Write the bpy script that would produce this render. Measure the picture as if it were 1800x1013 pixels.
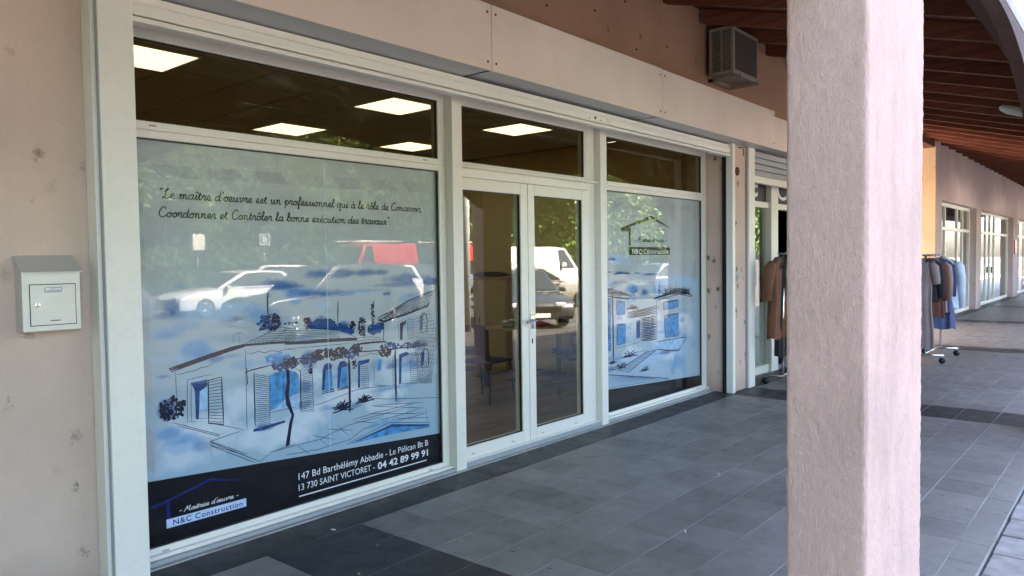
import bpy, bmesh, math, random
import numpy as np
from mathutils import Vector, Matrix, noise

for o in list(bpy.data.objects): bpy.data.objects.remove(o)
scene = bpy.context.scene
col = scene.collection
R = math.radians
rnd = random.Random(7)

# ------------------------------------------------------------------ camera, sky, sun, exposure
CAM_H = 1.57
yaw, pitch, roll = R(40.315), R(2.153), R(-0.757)
fw = Vector((math.cos(yaw)*math.cos(pitch), math.sin(yaw)*math.cos(pitch), -math.sin(pitch)))
rt = Vector((math.sin(yaw), -math.cos(yaw), 0)); up = rt.cross(fw)
rt2 = rt*math.cos(roll) + up*math.sin(roll); up2 = up*math.cos(roll) - rt*math.sin(roll)
cd = bpy.data.cameras.new('camera'); cam = bpy.data.objects.new('camera', cd); col.objects.link(cam)
m = Matrix((( rt2.x, up2.x, -fw.x, 0), (rt2.y, up2.y, -fw.y, 0), (rt2.z, up2.z, -fw.z, CAM_H), (0,0,0,1)))
cam.matrix_world = m
cd.sensor_width = 36; cd.lens = 1319.8/1800*36; cd.clip_start = .05; cd.clip_end = 2000
scene.camera = cam

SUN_EL, SUN_AZ = R(47), R(24)            # azimuth from +Y towards +X
w = bpy.data.worlds.new('World'); scene.world = w; w.use_nodes = True
nt = w.node_tree; bg = nt.nodes['Background']; sky = nt.nodes.new('ShaderNodeTexSky')
sky.sky_type = 'NISHITA'; sky.sun_disc = False; sky.sun_elevation = SUN_EL; sky.sun_rotation = SUN_AZ
sky.air_density = .65; sky.dust_density = 4.0; sky.ozone_density = .5
nt.links.new(sky.outputs[0], bg.inputs[0]); bg.inputs[1].default_value = .10
sl = bpy.data.lights.new('sun', 'SUN'); sl.energy = 5.0; sl.angle = R(.5); sl.color = (1, .92, .78)
sun = bpy.data.objects.new('sun', sl); col.objects.link(sun)
sd = Vector((math.sin(SUN_AZ)*math.cos(SUN_EL), math.cos(SUN_AZ)*math.cos(SUN_EL), math.sin(SUN_EL)))
sun.rotation_euler = sd.to_track_quat('Z', 'Y').to_euler(); sun.location = sd*60
scene.view_settings.view_transform = 'Standard'; scene.view_settings.look = 'None'
scene.view_settings.exposure = 4.28; scene.view_settings.gamma = 1
scene.render.engine = 'CYCLES'
scene.cycles.max_bounces = 8; scene.cycles.diffuse_bounces = 3; scene.cycles.transparent_max_bounces = 16

# ------------------------------------------------------------------ materials
def new_mat(name):
    mt = bpy.data.materials.new(name); mt.use_nodes = True
    n = mt.node_tree; return mt, n, n.nodes['Principled BSDF']
def N(n, t, **k):
    d = n.nodes.new(t)
    for a, b in k.items(): setattr(d, a, b)
    return d
def ramp(n, fac, stops):
    r = N(n, 'ShaderNodeValToRGB'); e = r.color_ramp.elements
    while len(e) < len(stops): e.new(.5)
    for i, (p, c) in enumerate(stops):
        e[i].position = p; e[i].color = (c[0], c[1], c[2], 1) if not isinstance(c, (int, float)) else (c, c, c, 1)
    n.links.new(fac, r.inputs[0]); return r.outputs[0]
def noise_tex(n, vec, scale, detail=4, rough=.55, dist=0):
    t = N(n, 'ShaderNodeTexNoise'); t.inputs['Scale'].default_value = scale; t.inputs['Detail'].default_value = detail
    t.inputs['Roughness'].default_value = rough; t.inputs['Distortion'].default_value = dist
    n.links.new(vec, t.inputs['Vector']); return t.outputs['Fac']
def mixc(n, fac, a, b, mode='MIX'):
    x = N(n, 'ShaderNodeMix', data_type='RGBA', blend_type=mode)
    for i, v in ((0, fac), (6, a), (7, b)):
        if isinstance(v, (int, float)): x.inputs[i].default_value = v
        elif isinstance(v, (tuple, list)): x.inputs[i].default_value = (*v[:3], 1)
        else: n.links.new(v, x.inputs[i])
    return x.outputs[2]
def bump(n, bsdf, h, strength, dist):
    b = N(n, 'ShaderNodeBump'); b.inputs['Strength'].default_value = strength; b.inputs['Distance'].default_value = dist
    n.links.new(h, b.inputs['Height']); n.links.new(b.outputs[0], bsdf.inputs['Normal']); return b
def scaled(n, vec, s):
    mp = N(n, 'ShaderNodeMapping'); mp.inputs['Scale'].default_value = s; n.links.new(vec, mp.inputs['Vector']); return mp.outputs[0]
def mat(name, c, rough=.6, metal=0, var=.15, vs=6, bs=0, bscale=120, bdist=.002, dirt=None, spec=.5, obj_random=0, stretch=None, coat=0):
    mt, n, b = new_mat(name)
    pos = N(n, 'ShaderNodeNewGeometry').outputs['Position']
    if stretch: pos = scaled(n, pos, stretch)
    f = noise_tex(n, pos, vs)
    lo = tuple(max(0, x*(1-var)) for x in c); hi = tuple(min(1, x*(1+var)) for x in c)
    cc = ramp(n, f, [(.3, lo), (.7, hi)])
    if dirt:
        f2 = noise_tex(n, pos, dirt[1], 6, .65)
        cc = mixc(n, ramp(n, f2, [(.5, 0), (.72, dirt[2])]), cc, dirt[0])
    if obj_random:
        oi = N(n, 'ShaderNodeObjectInfo').outputs['Random']
        cc = mixc(n, 1.0, cc, ramp(n, oi, [(0, 1-obj_random), (1, 1.0)]), 'MULTIPLY')
    n.links.new(cc, b.inputs['Base Color'])
    rr = ramp(n, f, [(.2, max(0, rough-.08)), (.8, min(1, rough+.08))]); n.links.new(rr, b.inputs['Roughness'])
    b.inputs['Metallic'].default_value = metal; b.inputs['Specular IOR Level'].default_value = spec
    b.inputs['Coat Weight'].default_value = coat
    if bs: bump(n, b, noise_tex(n, pos, bscale, 5, .6), bs, bdist)
    return mt

def wall_mat(name, c, spots=1.0, coarse=.35):
    mt, n, b = new_mat(name)
    pos = N(n, 'ShaderNodeNewGeometry').outputs['Position']
    f = noise_tex(n, pos, 1.3, 6, .6)
    cc = ramp(n, f, [(.3, [x*.86 for x in c]), (.7, [min(1, x*1.08) for x in c])])
    fine = noise_tex(n, pos, 260, 3)
    cc = mixc(n, ramp(n, fine, [(.35, .25), (.6, 0)]), cc, [x*.6 for x in c])
    # rust and mould spots with streaks below
    st = scaled(n, pos, (1, 1, .72))
    v = N(n, 'ShaderNodeTexVoronoi'); v.inputs['Scale'].default_value = 7.5; n.links.new(st, v.inputs['Vector'])
    edge = noise_tex(n, pos, 34, 6, .75)
    mth = N(n, 'ShaderNodeMath', operation='MULTIPLY_ADD'); n.links.new(edge, mth.inputs[0]); mth.inputs[1].default_value = .75; n.links.new(v.outputs['Distance'], mth.inputs[2])
    sp = ramp(n, mth.outputs[0], [(.40, 1.0*spots), (.47, .7*spots), (.60, 0)])
    pick = ramp(n, v.outputs['Color'], [(.25, 0), (.5, 1)])
    zone = ramp(n, noise_tex(n, pos, .9, 2), [(.30, .15), (.42, 1)])
    k = mixc(n, 1.0, mixc(n, 1.0, sp, pick, 'MULTIPLY'), zone, 'MULTIPLY')
    cc = mixc(n, k, cc, (.055, .035, .02))
    # damp dirt rising from the ground
    sep = N(n, 'ShaderNodeSeparateXYZ'); n.links.new(pos, sep.inputs[0])
    mr = N(n, 'ShaderNodeMath', operation='MULTIPLY_ADD'); n.links.new(f, mr.inputs[0]); mr.inputs[1].default_value = .9; n.links.new(sep.outputs[2], mr.inputs[2])
    cc = mixc(n, ramp(n, mr.outputs[0], [(.38, .5), (.75, 0)]), cc, [x*.45 for x in c])
    n.links.new(cc, b.inputs['Base Color']); b.inputs['Roughness'].default_value = .93; b.inputs['Specular IOR Level'].default_value = .2
    h = N(n, 'ShaderNodeMath', operation='ADD'); n.links.new(noise_tex(n, pos, 150, 4), h.inputs[0]); n.links.new(noise_tex(n, pos, 22, 3), h.inputs[1])
    bump(n, b, h.outputs[0], coarse, .004); return mt

def stucco_mat(name, c):
    mt, n, b = new_mat(name)
    pos = N(n, 'ShaderNodeNewGeometry').outputs['Position']
    f = noise_tex(n, pos, 2.2, 7, .7)
    cc = ramp(n, f, [(.3, [x*.86 for x in c]), (.7, [min(1, x*1.05) for x in c])])
    g = noise_tex(n, scaled(n, pos, (1, 1, .55)), 150, 5, .75, .8)
    cc = mixc(n, ramp(n, g, [(.33, .5), (.47, 0)]), cc, [x*.62 for x in c])  # bump pits darkened in the base colour as well, cavity shade painted in
    cc = mixc(n, ramp(n, noise_tex(n, scaled(n, pos, (1, 1, .35)), 4.5, 7, .75), [(.5, 0), (.76, .45)]), cc, (.36, .25, .20))
    cc = mixc(n, ramp(n, noise_tex(n, pos, 38, 4, .6), [(.66, 0), (.74, .5)]), cc, [x*.6 for x in c])
    n.links.new(cc, b.inputs['Base Color']); b.inputs['Roughness'].default_value = .95; b.inputs['Specular IOR Level'].default_value = .15
    bump(n, b, g, .85, .006); return mt

def wood_mat(name, c, along='X', obj_random=.35):
    mt, n, b = new_mat(name)
    pos = N(n, 'ShaderNodeNewGeometry').outputs['Position']
    s = {'X': (1.2, 22, 22), 'Y': (22, 1.2, 22)}[along]
    f = noise_tex(n, scaled(n, pos, s), 1.6, 6, .6, .8)
    cc = ramp(n, f, [(.28, [x*.5 for x in c]), (.5, c), (.75, [min(1, x*1.4) for x in c])])
    oi = N(n, 'ShaderNodeObjectInfo').outputs['Random']
    cc = mixc(n, 1.0, cc, ramp(n, oi, [(0, 1-obj_random), (1, 1.0)]), 'MULTIPLY')
    n.links.new(cc, b.inputs['Base Color']); b.inputs['Roughness'].default_value = .7; b.inputs['Specular IOR Level'].default_value = .2
    bump(n, b, f, .3, .003); return mt

def tile_mat(name, c):
    mt, n, b = new_mat(name)
    pos = N(n, 'ShaderNodeNewGeometry').outputs['Position']
    f = noise_tex(n, pos, 2.2, 6, .62); g = noise_tex(n, pos, 210, 3); s = noise_tex(n, pos, 7, 6, .7)
    cc = ramp(n, f, [(.3, [x*.8 for x in c]), (.7, [x*1.14 for x in c])])
    cc = mixc(n, ramp(n, g, [(.35, .3), (.6, 0)]), cc, [x*.6 for x in c])
    cc = mixc(n, ramp(n, s, [(.5, 0), (.75, .55)]), cc, [x*.5 for x in c])
    v = N(n, 'ShaderNodeTexVoronoi'); v.inputs['Scale'].default_value = 4.6; n.links.new(pos, v.inputs['Vector'])
    wob = N(n, 'ShaderNodeMath', operation='MULTIPLY_ADD'); n.links.new(noise_tex(n, pos, 45, 4), wob.inputs[0]); wob.inputs[1].default_value = .12; n.links.new(v.outputs['Distance'], wob.inputs[2])
    cc = mixc(n, mixc(n, 1.0, ramp(n, wob.outputs[0], [(.1, .8), (.125, 0)]), ramp(n, v.outputs['Color'], [(.4, 0), (.5, 1)]), 'MULTIPLY'), cc, (.02, .02, .022))
    oi = N(n, 'ShaderNodeObjectInfo').outputs['Random']
    cc = mixc(n, 1.0, cc, ramp(n, oi, [(0, .72), (1, 1.0)]), 'MULTIPLY')
    n.links.new(cc, b.inputs['Base Color'])
    n.links.new(ramp(n, s, [(.3, .36), (.7, .58)]), b.inputs['Roughness'])
    bump(n, b, g, .2, .0015); return mt

def glass_mat(name, r0, tint=(1, 1, 1), smudge=.0):
    mt = bpy.data.materials.new(name); mt.use_nodes = True; n = mt.node_tree; n.nodes.clear()
    out = N(n, 'ShaderNodeOutputMaterial'); g = N(n, 'ShaderNodeNewGeometry')
    dot = N(n, 'ShaderNodeVectorMath', operation='DOT_PRODUCT'); n.links.new(g.outputs['Normal'], dot.inputs[0]); n.links.new(g.outputs['Incoming'], dot.inputs[1])
    ab = N(n, 'ShaderNodeMath', operation='ABSOLUTE'); n.links.new(dot.outputs['Value'], ab.inputs[0])
    om = N(n, 'ShaderNodeMath', operation='SUBTRACT'); om.inputs[0].default_value = 1; n.links.new(ab.outputs[0], om.inputs[1])
    pw = N(n, 'ShaderNodeMath', operation='POWER'); n.links.new(om.outputs[0], pw.inputs[0]); pw.inputs[1].default_value = 5
    ma = N(n, 'ShaderNodeMath', operation='MULTIPLY_ADD'); n.links.new(pw.outputs[0], ma.inputs[0]); ma.inputs[1].default_value = 1-r0; ma.inputs[2].default_value = r0
    tr = N(n, 'ShaderNodeBsdfTransparent'); tr.inputs[0].default_value = (*tint, 1)
    gl = N(n, 'ShaderNodeBsdfGlossy'); gl.inputs['Roughness'].default_value = 0.0; gl.inputs[0].default_value = (1, 1, 1, 1)
    mx = N(n, 'ShaderNodeMixShader'); n.links.new(ma.outputs[0], mx.inputs[0]); n.links.new(tr.outputs[0], mx.inputs[1]); n.links.new(gl.outputs[0], mx.inputs[2])
    last = mx.outputs[0]
    if smudge:
        df = N(n, 'ShaderNodeBsdfDiffuse'); df.inputs[0].default_value = (.7, .7, .68, 1)
        k = ramp(n, noise_tex(n, g.outputs['Position'], 5, 7, .7, 1.5), [(.55, 0), (.8, smudge)])
        m2 = N(n, 'ShaderNodeMixShader'); n.links.new(k, m2.inputs[0]); n.links.new(last, m2.inputs[1]); n.links.new(df.outputs[0], m2.inputs[2]); last = m2.outputs[0]
    n.links.new(last, out.inputs[0]); return mt

def emit_mat(name, c, s):
    mt, n, b = new_mat(name); b.inputs['Base Color'].default_value = (*c, 1)
    b.inputs['Emission Color'].default_value = (*c, 1); b.inputs['Emission Strength'].default_value = s; return mt

PINK = (.66, .505, .40)
M = {
 'wall': wall_mat('pink_render', PINK, 1.0), 'wall_up': wall_mat('shaded_pink_render', (.47, .275, .185), 1.0), 'wall_far': wall_mat('pink_render_far', (.58, .45, .42), .35),  # wall_up: dim light and warm roof bounce painted into the upper render
 'stucco': stucco_mat('pink_roughcast', (.80, .555, .49)),
 'ochre': wall_mat('warm_lit_render', (.60, .43, .26), .3), 'white': mat('white_lacquered_aluminium', (.82, .785, .68), .36, var=.02, vs=2, dirt=((.40, .34, .26), 30, .10)),
 'panel': mat('cream_sign_panel', (.78, .655, .54), .5, var=.05, vs=2, bs=.1, bscale=260, dirt=((.40, .28, .2), 3, .10)),
 'soffit': mat('grey_soffit_sheet', (.36, .37, .37), .35, var=.06, vs=2), 'seal': mat('black_rubber_seal', (.012, .012, .012), .5),
 'dark': mat('dark_gap', (.01, .01, .01), .8), 'steel': mat('brushed_stainless_steel', (.60, .61, .59), .36, .55, var=.06, vs=14, stretch=(1, 1, 30)),
 'steel_dk': mat('dark_steel', (.12, .12, .12), .35, .8), 'chrome': mat('chrome', (.75, .75, .75), .12, 1),
 'board': wood_mat('stained_pine_boards', (.10, .028, .014), 'X'), 'rafter': wood_mat('stained_rafters', (.20, .066, .037), 'Y'), 'arch': wood_mat('stained_arch_beam', (.075, .034, .028), 'X'),
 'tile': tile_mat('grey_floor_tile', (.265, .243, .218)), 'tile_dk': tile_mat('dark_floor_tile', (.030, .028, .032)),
 'grout': mat('pale_grout', (.40, .38, .36), .9, var=.35, vs=1.6), 'paver': mat('concrete_paver', (.34, .31, .29), .9, var=.25, vs=9, bs=.4, bscale=120, obj_random=.3), 'earth': mat('joint_earth', (.05, .045, .04), .95),
 'asphalt': mat('asphalt', (.052, .049, .046), .9, var=.3, vs=.7, bs=.3, bscale=200), 'line': mat('white_road_paint', (.7, .7, .68), .7, var=.2),
 'kerb': mat('kerb_stone', (.36, .35, .33), .9, var=.2),
 'plank': wood_mat('laminate_floor', (.30, .20, .12), 'X', .25), 'ceil': mat('ceiling_tile', (.62, .56, .46), .9, var=.06, bs=.2, bscale=300), 'grid': mat('ceiling_grid', (.05, .045, .04), .6),
 'yellow': mat('yellow_plaster', (.66, .52, .24), .85, var=.06), 'cream': mat('cream_plaster', (.6, .53, .4), .85, var=.06),
 'lamp': emit_mat('lit_diffuser', (1, .95, .80), .19),
 'glass': glass_mat('shop_glass', .055, (.90, .92, .88)), 'glass_film': glass_mat('glass_over_film', .0145), 'glass_tr': glass_mat('transom_glass', .012, (.70, .66, .56), .08),
 'black_plastic': mat('black_plastic', (.02, .02, .022), .45), 'navy_cloth': mat('navy_cloth', (.03, .035, .10), .9, bs=.3, bscale=500), 'blue_cloth': mat('blue_cloth', (.03, .09, .42), .9, bs=.3, bscale=500),
 'desk': mat('beech_desktop', (.50, .36, .20), .45, var=.15, vs=3), 'maroon': mat('maroon_shell', (.10, .035, .05), .5), 'cabinet': mat('beige_cabinet', (.55, .45, .25), .6, var=.05),
 'paper': mat('white_paper', (.8, .8, .78), .8, var=.03), 'pinkbook': mat('pink_folder', (.6, .12, .16), .6), 'teal': mat('teal_folder', (.06, .25, .26), .6),
 'red': mat('red_paint', (.55, .02, .025), .3, var=.08, coat=.5), 'carwhite': mat('white_car_paint', (.78, .78, .76), .28, var=.03, coat=.6), 'cardark': mat('dark_car_paint', (.035, .04, .048), .25, coat=.6),
 'carsilver': mat('champagne_car_paint', (.55, .50, .42), .28, .3, var=.04, coat=.6), 'carblue': mat('blue_grey_car_paint', (.10, .13, .18), .28, coat=.6), 'carglass': mat('car_glass', (.03, .04, .045), .06, var=.05),
 'tyre': mat('tyre_rubber', (.02, .02, .02), .85), 'rim': mat('alloy_rim', (.5, .5, .5), .3, .8), 'headlamp': mat('headlamp_glass', (.6, .62, .64), .1), 'taillamp': mat('tail_lamp', (.4, .02, .02), .2),
 'bark': mat('bark', (.12, .085, .06), .95, var=.3, bs=.6, bscale=30), 'leaf': mat('leaf_green', (.12, .20, .035), .6, var=.45, vs=1.1), 'leaf2': mat('leaf_dark', (.075, .14, .03), .6, var=.4, vs=1.1), 'dryleaf': mat('dry_leaf', (.40, .28, .12), .8),
 'ac': mat('beige_ac_casing', (.30, .25, .20), .5, var=.08, vs=5, dirt=((.25, .2, .14), 8, .4)), 'mesh': mat('dark_coil_mesh', (.06, .045, .038), .7, bs=.5, bscale=300),
 'ink': mat('navy_ink', (.006, .008, .035), .6, spec=.1), 'ink1': mat('deep_blue_wash', (.012, .06, .19), .6, var=.6, vs=22, spec=.1), 'ink2': mat('mid_blue_wash', (.06, .25, .50), .6, var=.5, vs=18, spec=.1), 'ink3': mat('light_blue_wash', (.32, .50, .68), .6, var=.25, vs=18, spec=.1),
 'frost': mat('frosted_grey_vinyl', (.37, .40, .41), .6, var=.05, spec=.1), 'band': mat('black_vinyl', (.002, .002, .005), .5, spec=.1), 'vinyl': mat('pale_blue_vinyl', (.50, .62, .80), .6, var=.03, spec=.1), 'logoblue': mat('dark_blue_vinyl', (.004, .012, .12), .6, spec=.1), 'grey_ink': mat('grey_vinyl_lettering', (.035, .04, .025), .6, spec=.1),
 'white_let': mat('white_vinyl_lettering', (.8, .82, .84), .6, var=.02, spec=.1), 'tan': mat('tan_wool', (.17, .075, .038), .95, bs=.5, bscale=300), 'blackcloth': mat('black_cloth', (.018, .016, .018), .95, bs=.5, bscale=300), 'greycloth': mat('grey_cloth', (.32, .31, .36), .95, bs=.5, bscale=300),
 'whitecloth': mat('white_cloth', (.72, .74, .78), .95, bs=.5, bscale=300), 'browncloth': mat('brown_cloth', (.12, .045, .03), .95, bs=.5, bscale=300), 'mauve': mat('mauve_cloth', (.26, .19, .18), .95, bs=.5, bscale=300), 'denim': mat('blue_striped_cloth', (.10, .12, .22), .95, bs=.5, bscale=300), 'skyblue': mat('pale_blue_cloth', (.55, .62, .70), .95, bs=.5, bscale=300),
 'rust': mat('rust', (.12, .045, .02), .95), 'stain': None,
}
# brown damp stain with soft edge for the floor
mt, n, b = new_mat('brown_floor_stain'); pos = N(n, 'ShaderNodeTexCoord').outputs['Object']
gr = N(n, 'ShaderNodeTexGradient', gradient_type='SPHERICAL'); n.links.new(pos, gr.inputs[0])
nz = noise_tex(n, pos, 2.5, 6, .7); mm = N(n, 'ShaderNodeMath', operation='MULTIPLY_ADD'); n.links.new(nz, mm.inputs[0]); mm.inputs[1].default_value = 1.9; n.links.new(gr.outputs[1], mm.inputs[2])
n.links.new(ramp(n, mm.outputs[0], [(1.15, 0), (1.75, .55)]), b.inputs['Alpha']); b.inputs['Base Color'].default_value = (.12, .092, .062, 1); b.inputs['Roughness'].default_value = .8; M['stain'] = mt
# watercolour paper of the window films: colours carried by the print
mt, n, b = new_mat('watercolour_print'); at = N(n, 'ShaderNodeAttribute'); at.attribute_name = 'Col'; n.links.new(at.outputs['Color'], b.inputs['Base Color']); b.inputs['Roughness'].default_value = .6; b.inputs['Specular IOR Level'].default_value = .1; M['print'] = mt

# ------------------------------------------------------------------ mesh helpers
class MB:
    def __init__(s): s.v = []; s.f = []; s.mi = []
    def add(s, vs, fs, mi=0):
        o = len(s.v); s.v += [tuple(v) for v in vs]; s.f += [tuple(i+o for i in f) for f in fs]; s.mi += [mi]*len(fs); return s
    def box(s, x0, x1, y0, y1, z0, z1, mi=0):
        return s.add([(x0,y0,z0),(x1,y0,z0),(x1,y1,z0),(x0,y1,z0),(x0,y0,z1),(x1,y0,z1),(x1,y1,z1),(x0,y1,z1)],
                     [(0,3,2,1),(4,5,6,7),(0,1,5,4),(1,2,6,5),(2,3,7,6),(3,0,4,7)], mi)
    def tube(s, pts, r, n=8, mi=0, cap=True):
        pts = [Vector(p) for p in pts]; rs = r if isinstance(r, (list, tuple)) else [r]*len(pts)
        vs = []; fs = []
        for i, p in enumerate(pts):
            d = (pts[min(i+1, len(pts)-1)] - pts[max(i-1, 0)]).normalized()
            a = d.orthogonal().normalized() if i == 0 else (pa - d*pa.dot(d)).normalized()
            pa = a; b = d.cross(a)
            for k in range(n):
                t = 2*math.pi*k/n; vs.append(p + a*math.cos(t)*rs[i] + b*math.sin(t)*rs[i])
        for i in range(len(pts)-1):
            for k in range(n): fs.append((i*n+k, i*n+(k+1) % n, (i+1)*n+(k+1) % n, (i+1)*n+k))
        if cap: fs += [tuple(range(n-1, -1, -1)), tuple((len(pts)-1)*n+k for k in range(n))]
        return s.add(vs, fs, mi)
    def prism(s, poly, axis, a0, a1, mi=0):
        def P(u, v, a): return {'y': (u, a, v), 'x': (a, u, v), 'z': (u, v, a)}[axis]
        n = len(poly); vs = [P(u, v, a0) for u, v in poly] + [P(u, v, a1) for u, v in poly]
        return s.add(vs, [tuple(range(n)), tuple(range(2*n-1, n-1, -1))] + [(i, i+n, (i+1) % n+n, (i+1) % n) for i in range(n)], mi)
    def mesh(s, name, mats):
        me = bpy.data.meshes.new(name); me.from_pydata(s.v, [], s.f)
        for q in (mats if isinstance(mats, (list, tuple)) else [mats]): me.materials.append(M[q] if isinstance(q, str) else q)
        if any(s.mi): me.polygons.foreach_set('material_index', s.mi)
        bm = bmesh.new(); bm.from_mesh(me); bmesh.ops.recalc_face_normals(bm, faces=bm.faces); bm.to_mesh(me); bm.free()
        me.update(); return me
    def build(s, name, mats, parent=None, bev=0, smooth=False):
        return link(name, s.mesh(name, mats), parent, bev, smooth)
def link(name, me, parent=None, bev=0, smooth=False):
    o = bpy.data.objects.new(name, me); col.objects.link(o)
    if parent: o.parent = parent; o.matrix_parent_inverse = Matrix.Translation(-parent.location) if parent.type == 'EMPTY' and not parent.rotation_euler.z else Matrix()
    if bev:
        md = o.modifiers.new('bevel', 'BEVEL'); md.width = bev; md.segments = 2; md.limit_method = 'ANGLE'
    if smooth and me: me.polygons.foreach_set('use_smooth', [True]*len(me.polygons))
    return o
def tag(o, label, cat, group=None, kind=None):
    if label: o['label'] = label
    if cat: o['category'] = cat
    if group: o['group'] = group
    if kind: o['kind'] = kind
    return o
def thing(name, label, cat, loc=(0, 0, 0), group=None, rz=0):
    o = bpy.data.objects.new(name, None); col.objects.link(o); o.location = loc; o.rotation_euler = (0, 0, rz); o.empty_display_size = .1
    return tag(o, label, cat, group)
def struct(o): o['kind'] = 'structure'; return o
def local(o, parent):                      # part modelled in the thing's own space
    o.parent = parent; o.matrix_parent_inverse = Matrix(); return o
def bx(name, parent, m_, x0, x1, y0, y1, z0, z1, bev=0): return MB().box(x0, x1, y0, y1, z0, z1).build(name, m_, parent, bev)
# ------------------------------------------------------------------ ground
TP = .3125                                   # tile pitch
g = MB(); g.add([(-300,-400,-.13),(400,-400,-.13),(400,400,-.13),(-300,400,-.13)], [(0,1,2,3)])
struct(g.build('parking_lot', 'asphalt'))
pl = MB()
pv = struct(MB().box(-30, 90, -1.25, .612, -.125, -.022).build('pavement', 'earth'))
kb = MB()
for i in range(60): bx('kerb_stone', pv, 'kerb', -20+i*1.0+.003, -19+i*1.0-.003, -1.40, -1.255, -.128, -.004, .01)
me = None
i = 0
for ix in range(26):
    for iy in range(5):
        x = 2.6+ix*.335; y = .619-(iy+1)*.335
        if me is None: me = MB().box(0, .325, 0, .325, -.05, 0).mesh('paver', 'paver')
        o = link('paver', me, pv, .006); o.location = (x+rnd.uniform(-.004, .004), y, -.006+rnd.uniform(-.004, .003)); o.rotation_euler = (rnd.uniform(-.006, .006), rnd.uniform(-.006, .006), rnd.uniform(-.012, .012))
rest = MB()
for ix in range(-30, 240):
    for iy in range(5):
        if 0 <= ix < 26: continue
        x = 2.6+ix*.335; y = .619-(iy+1)*.335; rest.box(x, x+.325, y, y+.325, -.05, -.006+rnd.uniform(-.003, .003))
tag(rest.build('paver_field', 'paver', pv), None, None, kind='stuff')

af = struct(MB().box(-12, 60, .62, 9.6, -.1, -.0025).build('arcade_floor', 'grout'))
me_l = MB().box(0, TP-.003, 0, TP-.0065, -.008, 0).mesh('floor_tile', 'tile'); me_d = MB().box(0, TP-.003, 0, TP-.0065, -.008, 0).mesh('floor_tile', 'tile_dk')
X0, Y0 = 2.17, 3.59
restl, restd = MB(), MB()
cand = []
for ix in range(-40, 150):
    for iy in range(-1, 10):
        x = X0+ix*TP; y = Y0-iy*TP-TP
        if iy == -1: y = Y0
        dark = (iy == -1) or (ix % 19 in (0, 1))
        ylo = max(y, .625); cand.append((ix, iy, x, y, dark))
def visible_rank(c):
    d = Vector((c[2]+.15, c[3]+.15, 0)) - Vector((0, 0, CAM_H)); a = d.dot(fw); sx = d.dot(rt)/max(a, .1)
    return a if (a > .5 and abs(sx) < .76 and a*.77 > 2.2) else 99
cand.sort(key=visible_rank)
cells = []
for k, (ix, iy, x, y, dark) in enumerate(cand):
    dz = rnd.uniform(-.0008, .0008)
    short = y < .62
    if k < 300 and not short:
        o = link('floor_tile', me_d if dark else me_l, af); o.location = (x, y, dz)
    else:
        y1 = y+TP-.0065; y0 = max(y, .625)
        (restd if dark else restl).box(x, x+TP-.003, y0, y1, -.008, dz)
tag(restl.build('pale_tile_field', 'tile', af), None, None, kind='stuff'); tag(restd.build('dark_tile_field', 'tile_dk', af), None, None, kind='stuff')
for (x, y, rx, ry) in [(2.96, 2.78, .13, .15), (2.95, 2.46, .10, .14)]:
    s_ = MB(); s_.add([(-1, -1, 0), (1, -1, 0), (1, 1, 0), (-1, 1, 0)], [(0, 1, 2, 3)]); o = s_.build('floor_stain', 'stain', af); o.location = (x, y, .0022); o.scale = (rx, ry, 1)

# ------------------------------------------------------------------ arcade building
WY = 3.76; HEAD = 2.83; ROOF0 = 4.24; SL = .27
def roof_z(y): return ROOF0 - SL*(3.70-y)
bld = thing('arcade_building', 'long pink rendered arcade building holding the row of shops', 'building', (0, WY, 0))
def wall(x0, x1, y0, y1, z0, z1, m_='wall', name='wall'): return bx(name, bld, m_, x0, x1, y0, y1, z0, z1)
TOPZ = roof_z(3.76)+.02
wall(-8, 1.40, WY, 4.06, 0, 3.20)
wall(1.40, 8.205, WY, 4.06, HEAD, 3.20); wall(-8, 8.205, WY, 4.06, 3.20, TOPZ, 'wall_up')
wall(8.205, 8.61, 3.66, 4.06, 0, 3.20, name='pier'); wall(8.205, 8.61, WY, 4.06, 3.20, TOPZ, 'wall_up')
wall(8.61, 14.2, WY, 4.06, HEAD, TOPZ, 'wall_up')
wall(14.2, 15.2, 3.70, 9, 0, TOPZ, 'wall_far', 'pier')
wall(15.2, 19.2, 6.5, 6.7, 3.2, 5.0, 'wall_far')
wall(19.2, 19.9, 3.70, 4.0, 0, TOPZ, 'wall_far', 'pier')
wall(19.9, 24.5, 3.70, 4.0, HEAD, TOPZ, 'wall_far'); wall(24.5, 25.3, 3.70, 4.0, 0, TOPZ, 'wall_far', 'pier')
wall(25.3, 32.0, 3.70, 4.0, HEAD, TOPZ, 'wall_far'); wall(32.0, 33.2, 3.70, 4.0, 0, TOPZ, 'wall_far', 'pier')
wall(33.2, 38, 3.70, 4.0, HEAD, TOPZ, 'wall_far'); wall(38, 60, 3.70, 4.0, 0, TOPZ, 'wall_far')
wall(19.19, 19.2, 3.70, 8.9, 0, TOPZ, 'ochre', 'side_wall')  # warm light in the passage put into this wall's colour
wall(19.2, 19.4, 4.0, 9.0, 0, TOPZ+.3, 'wall_far', 'side_wall')
wall(-8, 14.2, 9.2, 9.4, 0, 5.6); wall(19.4, 60, 9.2, 9.4, 0, 5.6)
bx('lintel_beam', bld, 'rafter', 15.2, 19.19, 3.72, 3.95, 3.98, TOPZ-.03, .01)
# mouldy crack / wear: little rust studs left in the wall above the sign
for (x, z) in [(4.9, 3.62), (5.6, 3.75), (6.3, 3.55), (6.9, 3.7), (6.1, 3.95)]:
    bx('rusty_stud', bld, 'rust', x, x+.012, WY-.012, WY+.01, z, z+.014)
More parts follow.
